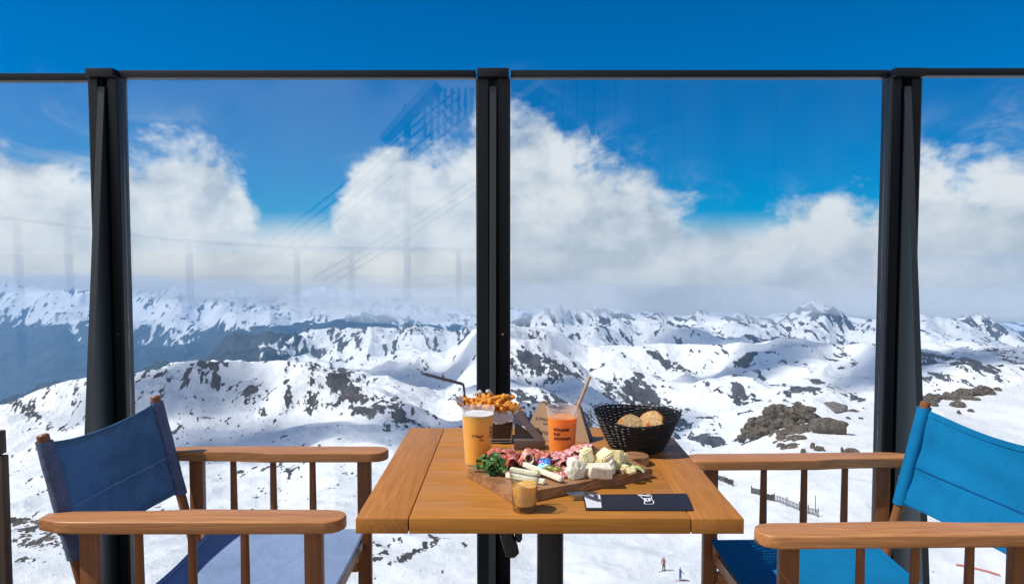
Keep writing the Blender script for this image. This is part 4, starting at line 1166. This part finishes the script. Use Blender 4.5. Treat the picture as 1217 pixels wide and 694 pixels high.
for dy in (-.011, .011):
    h0 = PY(552, 492, 2.0)-pf; h1 = PY(552, 466, 2.0)-pf; h2 = PY(549, 456, 2.0)-pf; h3 = PY(506, 445, 2.0)-pf
    for h in (h0, h1, h2, h3): h.y = dy
    if dy < 0: A0 = [h0, h1, h2-Vector((.0, 0, 0)), h3]
    else: B0 = [h0, h1, h2, h3]
endp = A0[3]+Vector((-.010, .011, .001))
path = A0[:2]+[A0[2]+Vector((.004, 0, -.003)), A0[2]]+[A0[3], A0[3]+Vector((-.006, .004, .001)), endp, B0[3]+Vector((-.006, -.004, .001)), B0[3]]+[B0[2], B0[2]+Vector((.004, 0, -.003))]+B0[:2][::-1]
b.tube(path, .0021, 8); b.build('handle', M['wire'], fb)
# paper liner
m, t = material('greaseproof_paper')
n1 = t.noise(t.obj, 60, 4, .6, 1.); c = t.mix(n1, (.60, .56, .60), (.82, .80, .80))
ck = t.new('ShaderNodeTexChecker'); ck.inputs['Scale'].default_value = 85; t.set(ck.inputs[0], t.obj)
c = t.mix(t.math('MULTIPLY', ck.outputs['Fac'], t.math('MULTIPLY', t.ss(t.noise(t.obj, 25, 2), .5, .6), .45)), c, (.20, .18, .24))
p = pbsdf(t, c, .7, t.bump(n1, .6, .004)); tl = t.new('ShaderNodeBsdfTranslucent'); t.set(tl.inputs[0], c)
mx = t.new('ShaderNodeMixShader'); mx.inputs[0].default_value = .25; t.l.new(p.outputs[0], mx.inputs[1]); t.l.new(tl.outputs[0], mx.inputs[2]); t.l.new(mx.outputs[0], t.out.inputs[0])
M['paper'] = m
from mathutils import noise as mn
def liner(u, v):
    a = u*2*PI; sq = 1/max(abs(math.cos(a)), abs(math.sin(a)))
    sq = min(sq, 1.25)
    flare = .82+.15*v+.62*max(0, v-.62)
    left = max(0, math.cos(a-PI))
    ext = 1+left*.45*max(0, v-.5)
    x = wx_/2*sq*math.cos(a)*flare*ext; y = wy_/2*sq*math.sin(a)*flare
    z = .020+.082*v-.24*max(0, v-.8)*(1-left)+.05*max(0, v-.5)*(.2+left*.6+1.2*mn.noise(Vector((math.cos(a)*2.2, math.sin(a)*2.2, 3))))
    cr_ = .006*v*mn.noise(Vector((math.cos(a)*5, math.sin(a)*5, v*2.5)))+.004*v*mn.noise(Vector((math.cos(a)*13, math.sin(a)*13, v*4)))
    return Vector((x*(1+cr_*12), y*(1+cr_*14), z+cr_))
b = MB(); b.grid(liner, 110, 16, .0006); o = b.build('paper_liner', M['paper'], ang=25); o.location = pf
tag(o, 'crumpled greaseproof paper lining the chip basket', 'paper')
fm = []
rn = random.Random(12)
for k in range(7):
    Ln = .036+.006*k; bend = rn.uniform(-.008, .008); b = MB()
    s_ = .0058
    rings = []
    for i in range(7):
        f = i/6; x = (f-.5)*Ln; cz = bend*math.sin(PI*f); tw = rn.uniform(-.1, .1)
        w_ = s_*(.85+.3*rn.random())*(.8 if i in (0, 6) else 1)
        rings.append([b.bm.verts.new((x, w_*cx_*math.cos(tw)-w_*cy_*math.sin(tw), cz+w_*cy_)) for cx_, cy_ in ((-1, -1), (1, -1), (1, 1), (-1, 1))])
    for i in range(6):
        for j in range(4): b.bm.faces.new((rings[i][j], rings[i][(j+1) % 4], rings[i+1][(j+1) % 4], rings[i+1][j]))
    b.bm.faces.new(rings[0][::-1]); b.bm.faces.new(rings[-1])
    bmesh.ops.bevel(b.bm, geom=b.bm.edges[:], offset=.0009, segments=1, affect='EDGES')
    o = b.build('chip', M['fry'], ang=50); fm.append(o.data); bpy.data.objects.remove(o)
for i in range(72):
    o = bpy.data.objects.new('chip', fm[rn.randrange(7)]); C.objects.link(o)
    x = rn.uniform(-.066, .066); y = rn.uniform(-.040, .036); lay = rn.random()
    hz_ = .082+.036*(1-(x/.085)**2)*(1-(y/.07)**2)*lay**.6
    if x > .045: hz_ -= .006
    o.location = pf+Vector((x, y, hz_)); o.rotation_euler = (rn.uniform(-.4, .4), rn.uniform(-.55, .55), rn.uniform(-1.2, 1.2) if rn.random() < .7 else rn.uniform(0, 6.28))
    tag(o, 'golden orange chip in the heap that fills the wire basket', 'chip', 'chips heaped in the metal basket')
for i, (x, y) in enumerate([(570, 466), (580, 465), (564, 468)]):
    blob('paper_crumple', M['paper'], PY(x, y+2, 2.035), (.008, .005, .007), i, 3+i, .5, 2, 'white crumpled paper corner poking out behind the chips', 'paper', 'paper corners behind the chips')

# ---------------- card holders
def holder(name, loc, rz, label, pw, tw, hh, depth, mat_front, mat_side, arch):
    e = empty(name, loc, rz, label, 'card holder')
    lean = R(14)
    # front panel outline in its own plane (x, height)
    ol = [(-pw/2, 0), (pw/2, 0), (tw/2, hh-.010), (tw/2-.004, hh-.003), (tw/2-.012, hh)]
    if arch: ol += [(tw/2-.022, hh-.004), (.0, hh-.030), (-tw/2+.040, hh-.020), (-tw/2+.030, hh-.004), (-tw/2+.022, hh+.001), (-tw/2+.014, hh-.001), (-tw/2+.006, hh-.008), (-tw/2+.001, hh-.020)]
    else: ol += [(-tw/2, hh)]
    Mx = Matrix.Rotation(PI/2-lean, 4, 'X')
    b = MB(); b.prism(ol, -.0015, .0015, Mx); b.build('front_panel', mat_front, e, smooth=False)
    Mb = Matrix.Translation((0, depth+2*hh*math.sin(lean)*0+.028, 0)) @ Matrix.Rotation(PI/2+lean*.5, 4, 'X')
    b = MB(); b.prism(ol, -.0015, .0015, Mb); b.build('back_panel', mat_front, e, smooth=False)
    # side band closing the right flank
    def fp(x, h): return Mx @ Vector((x, h, -.0016))
    def bp(x, h): return Mb @ Vector((x, h, .0016))
    b = MB()
    for (x0, h0_, x1, h1_) in ((pw/2, 0, tw/2, hh-.010), ):
        vs = [b.bm.verts.new(v) for v in (fp(x0, h0_), bp(x0, h0_), bp(x1, h1_), fp(x1, h1_))]
        vs2 = [b.bm.verts.new(v+Vector((-.003, 0, 0))) for v in (fp(x0, h0_), bp(x0, h0_), bp(x1, h1_), fp(x1, h1_))]
        b.bm.faces.new(vs); b.bm.faces.new(vs2[::-1])
        for k in range(4): b.bm.faces.new((vs[k], vs2[k], vs2[(k+1) % 4], vs[(k+1) % 4]))
    b.build('side_panel', mat_side, e, smooth=False)
    return e, Mx
m, t = material('kraft_card'); n1 = t.noise(t.obj, 220, 5, .6); c = t.mix(n1, (.40, .25, .15), (.52, .34, .21)); p = pbsdf(t, c, .75); t.l.new(p.outputs[0], t.out.inputs[0]); M['kraft'] = m
M['dark_card'] = simple('dark_grey_card', (.055, .050, .050), .6, .15, 150)
M['grey_card'] = simple('grey_card', (.115, .088, .075), .6, .2, 60)
q1 = PZ(621, 521.5, ZT); q2 = PZ(701, 526.5, ZT); mid = (q1+q2)/2; ang = math.atan2(q2.y-q1.y, q2.x-q1.x)
kh, Mx = holder('kraft_menu_holder', mid, ang, 'light brown kraft card menu stand with black lettering, behind the orange drink', (q2-q1).length, .125, .100, .030, M['kraft'], M['dark_card'], True)
Mt = Mx @ Matrix.Translation((0, 0, .0020))
tx = text_mesh('SUMMIT', .013, parent=kh, M4=Mt @ Matrix.Translation((-.060, .052, 0)), wave=.002)
text_mesh('3000', .007, parent=kh, M4=Mt @ Matrix.Translation((-.038, .042, 0)))
text_mesh('Menu', .019, parent=kh, M4=Mt @ Matrix.Translation((-.064, .016, 0)))
# grey paper strut in front of it
g0 = PZ(611, 534.5, ZT); g1 = PZ(648, 534.5, ZT)
gh_ = empty('grey_card_stand', (g0+g1)/2, 0, 'dark grey folded card stand with slanting strut, right of the chip basket', 'card stand')
gw = (g1-g0).length
b = MB(); b.box((0, .012, .0125), (gw, .028, .025), bev=.001); b.build('tray', M['grey_card'], gh_)
b = MB(); 
s0 = PY(614, 489, g0.y+.02)-gh_.location; s1 = PY(643, 524, g0.y+.014)-gh_.location
d_ = (s1-s0); nn = Vector((d_.z, 0, -d_.x)).normalized()*.0075
vs = []
for yy in (-.012, .014):
    for p_ in (s0-nn, s0+nn, s1+nn*1.2, s1-nn*1.2): vs.append(b.bm.verts.new(Vector((p_.x, p_.y+yy, p_.z))))
for q in ((0, 1, 2, 3), (7, 6, 5, 4), (0, 4, 5, 1), (1, 5, 6, 2), (2, 6, 7, 3), (3, 7, 4, 0)): b.bm.faces.new([vs[k] for k in q])
b.build('strut', simple('grey_print', (.17, .145, .15), .6, .35, 140), gh_, smooth=False)
b = MB(); b.prism([(-gw/2+.001, .025), (gw/2-.022, .025), (-gw/2+.014, .062), (-gw/2+.001, .066)], -.001, .001, Matrix.Translation((0, .020, 0)) @ Matrix.Rotation(PI/2, 4, 'X')); b.build('back_flap', M['dark_card'], gh_, smooth=False)

# ================================================================ ON THE SNOW
def person(px_, py_, hpx, label, coat, trousers, hat, face, arms):
    g = ground_hit(px_, py_); Hh = hpx*g.y/879.; s = Hh/1.75
    bm = bmesh.new(); sk = bm.verts.layers.skin.verify()
    J = {'pel': (0, 0, .95, .14), 'w': (0, 0, 1.10, .13), 'ch': (0, 0, 1.32, .16), 'nk': (0, 0, 1.50, .06), 'hd0': (0, .01, 1.58, .075), 'hd': (0, .01, 1.66, .095), 'tp': (0, .01, 1.74, .055),
         'lh': (-.10, 0, .88, .10), 'lk': (-.13, .03, .50, .072), 'la': (-.15, 0, .10, .055), 'lt': (-.15, .14, .05, .045),
         'rh': (.10, 0, .88, .10), 'rk': (.13, .03, .50, .072), 'ra': (.15, 0, .10, .055), 'rt': (.15, .14, .05, .045),
         'ls': (-.19, 0, 1.42, .07), 'le': (-.27, arms*.1, 1.16, .052), 'lw': (-.26, .12+arms*.2, .96, .038), 'lf': (-.26, .17+arms*.2, .90, .034),
         'rs': (.19, 0, 1.42, .07), 're': (.27, arms*.1, 1.16, .052), 'rw': (.26, .12+arms*.2, .96, .038), 'rf': (.26, .17+arms*.2, .90, .034)}
    V = {}
    for k, (x, y, z, r) in J.items():
        v = bm.verts.new((x*s, y*s, z*s)); v[sk].radius = (r*s, r*s); V[k] = v
    V['pel'][sk].use_root = True
    for a, b_ in (('pel', 'w'), ('w', 'ch'), ('ch', 'nk'), ('nk', 'hd0'), ('hd0', 'hd'), ('hd', 'tp'), ('pel', 'lh'), ('lh', 'lk'), ('lk', 'la'), ('la', 'lt'), ('pel', 'rh'), ('rh', 'rk'), ('rk', 'ra'), ('ra', 'rt'), ('ch', 'ls'), ('ls', 'le'), ('le', 'lw'), ('lw', 'lf'), ('ch', 'rs'), ('rs', 're'), ('re', 'rw'), ('rw', 'rf')):
        bm.edges.new((V[a], V[b_]))
    me = bpy.data.meshes.new('person'); bm.to_mesh(me); bm.free()
    o = bpy.data.objects.new('person', me); C.objects.link(o)
    mm, t = material('ski_clothes')
    spz = t.new('ShaderNodeSeparateXYZ'); t.set(spz.inputs[0], t.obj); z = t.math('DIVIDE', spz.outputs[2], s)
    c = t.mix(t.math('GREATER_THAN', z, .93), trousers, coat); c = t.mix(t.math('GREATER_THAN', z, 1.53), c, (.55, .33, .25)); c = t.mix(t.math('GREATER_THAN', z, 1.66), c, hat)
    pp = pbsdf(t, c, .7); t.l.new(pp.outputs[0], t.out.inputs[0]); me.materials.append(mm)
    md = o.modifiers.new('skin', 'SKIN'); md.use_smooth_shade = True
    sb = o.modifiers.new('sub', 'SUBSURF'); sb.levels = 1; sb.render_levels = 2
    o.location = g+Vector((0, 0, .02)); o.rotation_euler = (0, 0, face); tag(o, label, 'person')
    k = MB()
    for x in (-.15, .15): k.box((x*s, .05*s, .0), (.09*s, 1.6*s, .03*s))
    so = k.build('skis', simple('ski_base', (.35, .08, .05), .4, .1), smooth=False); so.location = g+Vector((0, 0, .03)); so.rotation_euler = (0, 0, face)
    return so
s1_ = person(792.5, 685.5, 17.5, 'standing skier in a reddish top and black trousers, farther from the table leg', (.28, .09, .06), (.015, .018, .022), (.03, .02, .02), 2.2, .6)
tag(s1_, 'pair of reddish skis under the standing skier in black trousers', 'skis')
s2_ = person(812.5, 697.5, 16.5, 'skier in a blue jacket bending forward, near the right chair leg', (.035, .07, .24), (.03, .035, .06), (.02, .02, .04), -1.2, 1.4)
tag(s2_, 'pair of skis under the skier in the blue jacket', 'skis')

# snow fences along the piste
def snow_fence(pa, label):
    pts_ = [ground_hit(*q) for q in pa]
    e = empty('snow_fence', pts_[0], 0, label, 'fence', 'wooden snow fences on the slope')
    pm = simple('fence_wood', (.075, .06, .05), .8, .2, 3)
    sl_ = MB()
    for i in range(len(pts_)-1):
        a, b_ = pts_[i], pts_[i+1]; n = max(3, int((b_-a).length/.35))
        for k in range(n):
            p_ = a.lerp(b_, k/n)-pts_[0]; p_.z = sample_z(a.x+(b_.x-a.x)*k/n, a.y+(b_.y-a.y)*k/n)-pts_[0].z
            hgt = 1.15+.25*random.random()
            sl_.box((p_.x, p_.y, p_.z+hgt/2+.1), (.10, .05, hgt))
        for hz__ in (.45, 1.15):
            A_ = [(lambda f: Vector((a.x+(b_.x-a.x)*f, a.y+(b_.y-a.y)*f, sample_z(a.x+(b_.x-a.x)*f, a.y+(b_.y-a.y)*f)+hz__))-pts_[0])(f/8) for f in range(9)]
            sl_.tube(A_, .045, 5)
    sl_.build('slats', pm, e, smooth=False)
    for i in range(0, len(pts_)):
        p_ = pts_[i]-pts_[0]; b = MB(); b.tube([p_+Vector((0, 0, -.3)), p_+Vector((0, 0, 1.75))], .09, 7); b.build('fence_post', pm, e)
snow_fence([(854, 572), (864, 576), (875, 582)], 'short run of dark snow fence between the table corner and the first spindle')
snow_fence([(897, 590), (910, 594), (925, 600), (940, 605), (955, 611), (966, 615), (978, 619)], 'long dark snow fence running down the slope behind the right armrest spindles')
gp = ground_hit(975, 613)
b = MB(); b.tube([(0, 0, -.3), (-.1, 0, 3.2)], .07, 7); o = b.build('marker_pole', simple('dark_pole', (.05, .05, .06), .6, .1, 3)); o.location = gp
tag(o, 'thin piste marker pole standing at the end of the long snow fence', 'pole')
# red safety rope
ra = [ground_hit(x, y) for x, y in ((1146, 679), (1160, 681), (1172, 684), (1184, 687), (1200, 692))]
b = MB(); b.tube([p_-ra[0]+Vector((0, 0, .25)) for p_ in ra], .11, 6); o = b.build('safety_netting', simple('red_net', (.55, .10, .05), .7, .3, 8)); o.location = ra[0]
tag(o, 'rolled orange red safety netting lying on the snow under the right chair', 'netting')

# boulders
M['rock'] = None
m, t = material('grey_brown_rock'); n1 = t.noise(t.obj, .55, 8, .68, .4); n2 = t.noise(t.scale(t.obj, (1, 1, 3.5)), 1.4, 7, .65)
c = t.ramp(t.math('ADD', t.math('MULTIPLY', n1, .5), t.math('MULTIPLY', n2, .5)), [(.36, (.042, .036, .032)), (.5, (.16, .13, .105)), (.63, (.34, .285, .23))])
p = pbsdf(t, c, .9, t.bump(t.math('ADD', n2, t.math('MULTIPLY', t.noise(t.obj, 5, 6, .7), .4)), 1., .9), Specular_IOR_Level=.2); t.l.new(p.outputs[0], t.out.inputs[0]); M['rock'] = m
def rockmesh(seed, size, sub=3, amp=.42, strat=0., bm_=None, loc=Vector((0, 0, 0))):
    rn = random.Random(seed); bm = bmesh.new(); bmesh.ops.create_icosphere(bm, subdivisions=sub, radius=1)
    o = Vector([rn.uniform(-50, 50) for _ in range(3)])
    rz_ = rn.uniform(0, 6.28); cr, sr = math.cos(rz_), math.sin(rz_)
    # planar cuts give facets
    planes = [(Vector((rn.gauss(0, 1), rn.gauss(0, 1), rn.gauss(0, .8))).normalized(), rn.uniform(.55, .9)) for _ in range(9)]
    for v in bm.verts:
        p_ = v.co.copy()
        for n, dd in planes:
            k = p_.dot(n)-dd
            if k > 0: p_ -= n*k*.92
        f = 1+amp*.5*mn.fractal(v.co*1.8+o, 1., 2.1, 5)
        p_ *= f
        if strat: p_.z += strat*math.floor((p_.z+2)*5)/5*.2
        x, y = p_.x*size[0], p_.y*size[1]
        v.co = Vector((x*cr-y*sr, x*sr+y*cr, p_.z*size[2]))+loc
    return bm
def rock_at(px_, py_, wpx, hpx, seed, name='boulder', label='grey brown boulder', cat='boulder', group=None, sub=3, flatx=1.):
    g = ground_hit(px_, py_+hpx*.35); k = g.y/879.
    sz = (wpx/2*k, wpx/2*k*flatx, hpx*.62*k)
    bm = rockmesh(seed, sz, sub); B = MB(); B.bm.free(); B.bm = bm
    o = B.build(name, M['rock'], ang=28); o.location = g+Vector((0, 0, sz[2]*.35))
    return tag(o, label, cat, group)
# the craggy outcrop: one rock mass made of many fused blocks
def outcrop(name, cells, label, seed):
    rn = random.Random(seed); g0 = ground_hit(cells[0][0], cells[0][1]); B = MB()
    for i, (x, y, rx, ry, n) in enumerate(cells):
        for k in range(n):
            a = rn.uniform(0, 6.28); r = rn.random()**.5
            xx, yy = x+rx*r*math.cos(a), y+ry*r*math.sin(a)
            yc_ = max(yy, float(c1(xx))+5); g = ground_hit(xx, yc_)
            if g.y > 420: continue
            g = PY(xx, yy, g.y); kk = g.y/879.; s_ = rn.uniform(3.2, 7.5)*kk
            bm = rockmesh(seed*100+i*31+k, (s_*rn.uniform(.8, 1.3), s_*rn.uniform(.8, 1.2), s_*rn.uniform(.6, 1.05)), 2 if s_ < 4*kk else 3, .45, loc=(g-g0)+Vector((0, 0, s_*.25)))
            me = bpy.data.meshes.new('t'); bm.to_mesh(me); bm.free(); B.bm.from_mesh(me); bpy.data.meshes.remove(me)
    o = B.build(name, M['rock'], ang=28, fix=False); o.location = g0; return tag(o, label, 'rock outcrop')
outcrop('rock_outcrop', [(930, 497, 20, 12, 70), (948, 503, 26, 12, 60), (905, 508, 20, 8, 46), (895, 516, 10, 5, 18), (938, 525, 14, 12, 46), (955, 490, 12, 6, 22), (925, 515, 14, 8, 26), (882, 521, 4, 2, 5), (950, 518, 12, 8, 22)],
   'large jagged grey brown rock outcrop rising from the snow above the right chair', 3)
rock_at(986, 507, 46, 23, 5, 'rock_slab', 'broad flat topped rock slab to the right of the jagged outcrop', 'rock', sub=4, flatx=.6)
rock_at(995, 485, 34, 12, 9, 'rock_mound', 'low peaked rock mound behind the flat slab', 'rock', sub=4, flatx=.6)
gb = 'loose boulders on the right hand snow slope'
lb = [(993, 511, 10, 8, 'reddish brown boulder leaning on the lower right corner of the flat slab'), (1003, 508, 5, 4, 'small stone just right of the reddish boulder'), (970, 532, 8, 9, 'grey boulder behind the armrest, left of its flat neighbour'),
 (978, 535, 14, 6, 'flat grey boulder touching the one behind the armrest'), (958, 538, 10, 6, 'rounded boulder half sunk behind the armrest, under the outcrop'), (1005, 537, 5, 8, 'narrow upright stone behind the armrest'),
 (1017, 538, 20, 6, 'long flat boulder behind the armrest next to the post'), (1019, 489, 14, 3, 'thin flat rock in the snow nearest the right post'), (1012, 498, 8, 3, 'small flat rock below the thin rock by the post'),
 (1027, 498, 7, 3, 'small rock at the edge of the right post'), (1113, 481, 14, 6, 'oval brown boulder left of the biggest one beyond the azure chair'), (1142, 481, 18, 8, 'biggest brown boulder beyond the azure chair back'),
 (1163, 475, 14, 4, 'flat rock to the right of the biggest brown boulder'), (1144, 491, 8, 5, 'small boulder right below the biggest brown one'), (1158, 489, 8, 4, 'small dark stone beside the small boulder'), (1190, 463, 12, 5, 'rock on the skyline at the far right')]
for i, (x, y, w_, h_, l_) in enumerate(lb): rock_at(x, y, w_, h_, 40+i, label=l_, group=gb, flatx=.8)
outcrop('rock_ridge', [(1130, 474, 30, 3, 24), (1160, 468, 20, 3, 16), (1105, 478, 10, 2, 6)], 'long low rocky ridge on the skyline beyond the azure chair', 8)
outcrop('rock_scree', [(25, 624, 26, 4, 26), (22, 642, 18, 6, 24), (62, 645, 16, 8, 26), (75, 655, 16, 4, 14), (95, 622, 12, 3, 8)], 'patchy brown scree in the snow left of the blue chair', 6)

# ================================================================ BEHIND THE CAMERA (seen only mirrored in the glass)
def mir(px_, py_, d):
    p_ = PY(px_, py_, d); return Vector((p_.x, 2*YS-p_.y, p_.z))
M['clad'] = simple('dark_cladding', (.10, .12, .14), .6, .2, 2)
M['clad3'] = simple('pale_cladding', (.42, .46, .5), .6, .2, 2)
M['clad2'] = simple('grey_cladding', (.22, .25, .28), .6, .2, 2)
D_ = 15
pts_ = [mir(565, 60, D_), mir(1260, -60, D_)]
st_ = empty('lift_station', (mir(900, 300, D_).x, 2*YS-D_, 0), 0, 'dark clad lift station behind the terrace, mirrored in the glass', 'building')
loc0 = st_.location.copy()
x0 = mir(608, 300, D_).x-loc0.x; x1 = mir(1400, 300, D_).x-loc0.x; xs = mir(793, 300, D_).x-loc0.x
b = MB(); b.box(((xs+x1)/2, -2, 3.4), (x1-xs, 4, 7.2)); b.build('wall', M['clad'], st_, smooth=False)
b = MB(); b.box(((x0+xs)/2, -1.7, 3.1), (xs-x0, 3.2, 6.2)); b.build('side_wall', M['clad2'], st_, smooth=False)
for pxx in (640, 668, 685, 705, 730, 757, 790, 812, 860, 920, 990):
    xx = mir(pxx, 200, D_).x-loc0.x; b = MB(); b.box((xx, .06, 3.1), (.05, .1, 6.0)); b.build('batten', M['black'], st_, smooth=False)
b = MB(); a_, c_ = mir(560, 165, D_-1)-loc0, mir(700, 60, D_-1)-loc0; b.tube([a_, c_], .14, 4); 
a_, c_ = mir(690, 192, D_-.5)-loc0, mir(800, 150, D_-.5)-loc0; b.tube([a_, c_], .05, 4); b.build('roof_beam', M['clad'], st_, smooth=False)
b = MB()
for k in range(12):
    a_ = mir(505+k*8, 105-0*k, D_-1)-loc0; c_ = mir(505+k*8, 172-k*5, D_-1)-loc0; b.tube([a_, c_], .030, 4)
b.build('slats', M['clad3'], st_, smooth=False)
b = MB(); a_ = mir(484, 125, D_-1)-loc0; c_ = mir(484, 380, D_-1)-loc0; b.tube([a_, Vector((c_.x, c_.y, 0))], .07, 8); b.build('column', M['clad'], st_)
a_, c_ = mir(455, 168, D_-1)-loc0, mir(520, 100, D_-1)-loc0; b = MB(); b.tube([a_, c_], [.12, .18], 6); b.build('sheave_arm', M['clad3'], st_, smooth=False)
for i, (xa, ya, xb, yb) in enumerate([(540, 110, 318, 290), (546, 116, 324, 296), (548, 130, 332, 302), (552, 140, 342, 306), (585, 200, 372, 330), (590, 205, 384, 334), (592, 212, 396, 336)]):
    p0_, p1_ = mir(xa, ya, D_-2), mir(xb, yb, D_+6)
    b = MB(); b.tube([Vector((0, 0, 0)), (p1_-p0_)*.5-Vector((0, 0, .05)), p1_-p0_], .020, 6); o = b.build('lift_cable', M['black']); o.location = p0_
    tag(o, 'thin dark lift cable mirrored as one of the slanting lines in the left glass pane', 'cable', 'lift cables mirrored in the glass')
rl_ = empty('glass_railing', mir(300, 303, 9).xy.to_3d(), 0, 'low railing with grey posts behind the camera, mirrored in the left panes', 'railing')
l0 = rl_.location.copy()
rp = [mir(-60, 250, 8.0), mir(103, 272, 8.6), mir(200, 285, 9.0), mir(340, 294, 9.4), mir(565, 297, 9.8)]
b = MB(); b.tube([p_-l0 for p_ in rp], .022, 6); b.build('handrail', M['clad'], rl_)
for pxx, dd in ((22, 8.2), (82, 8.5), (225, 9.05), (353, 9.4), (418, 9.6), (545, 9.8)):
    ztop_ = np.interp(pxx, [-60, 103, 200, 340, 565], [p_.z for p_ in rp])
    p_ = mir(pxx, 303, dd)-l0; b = MB(); b.box((p_.x, p_.y, ztop_/2), (.07, .05, ztop_)); b.build('railing_post', M['clad3'], rl_, smooth=False)
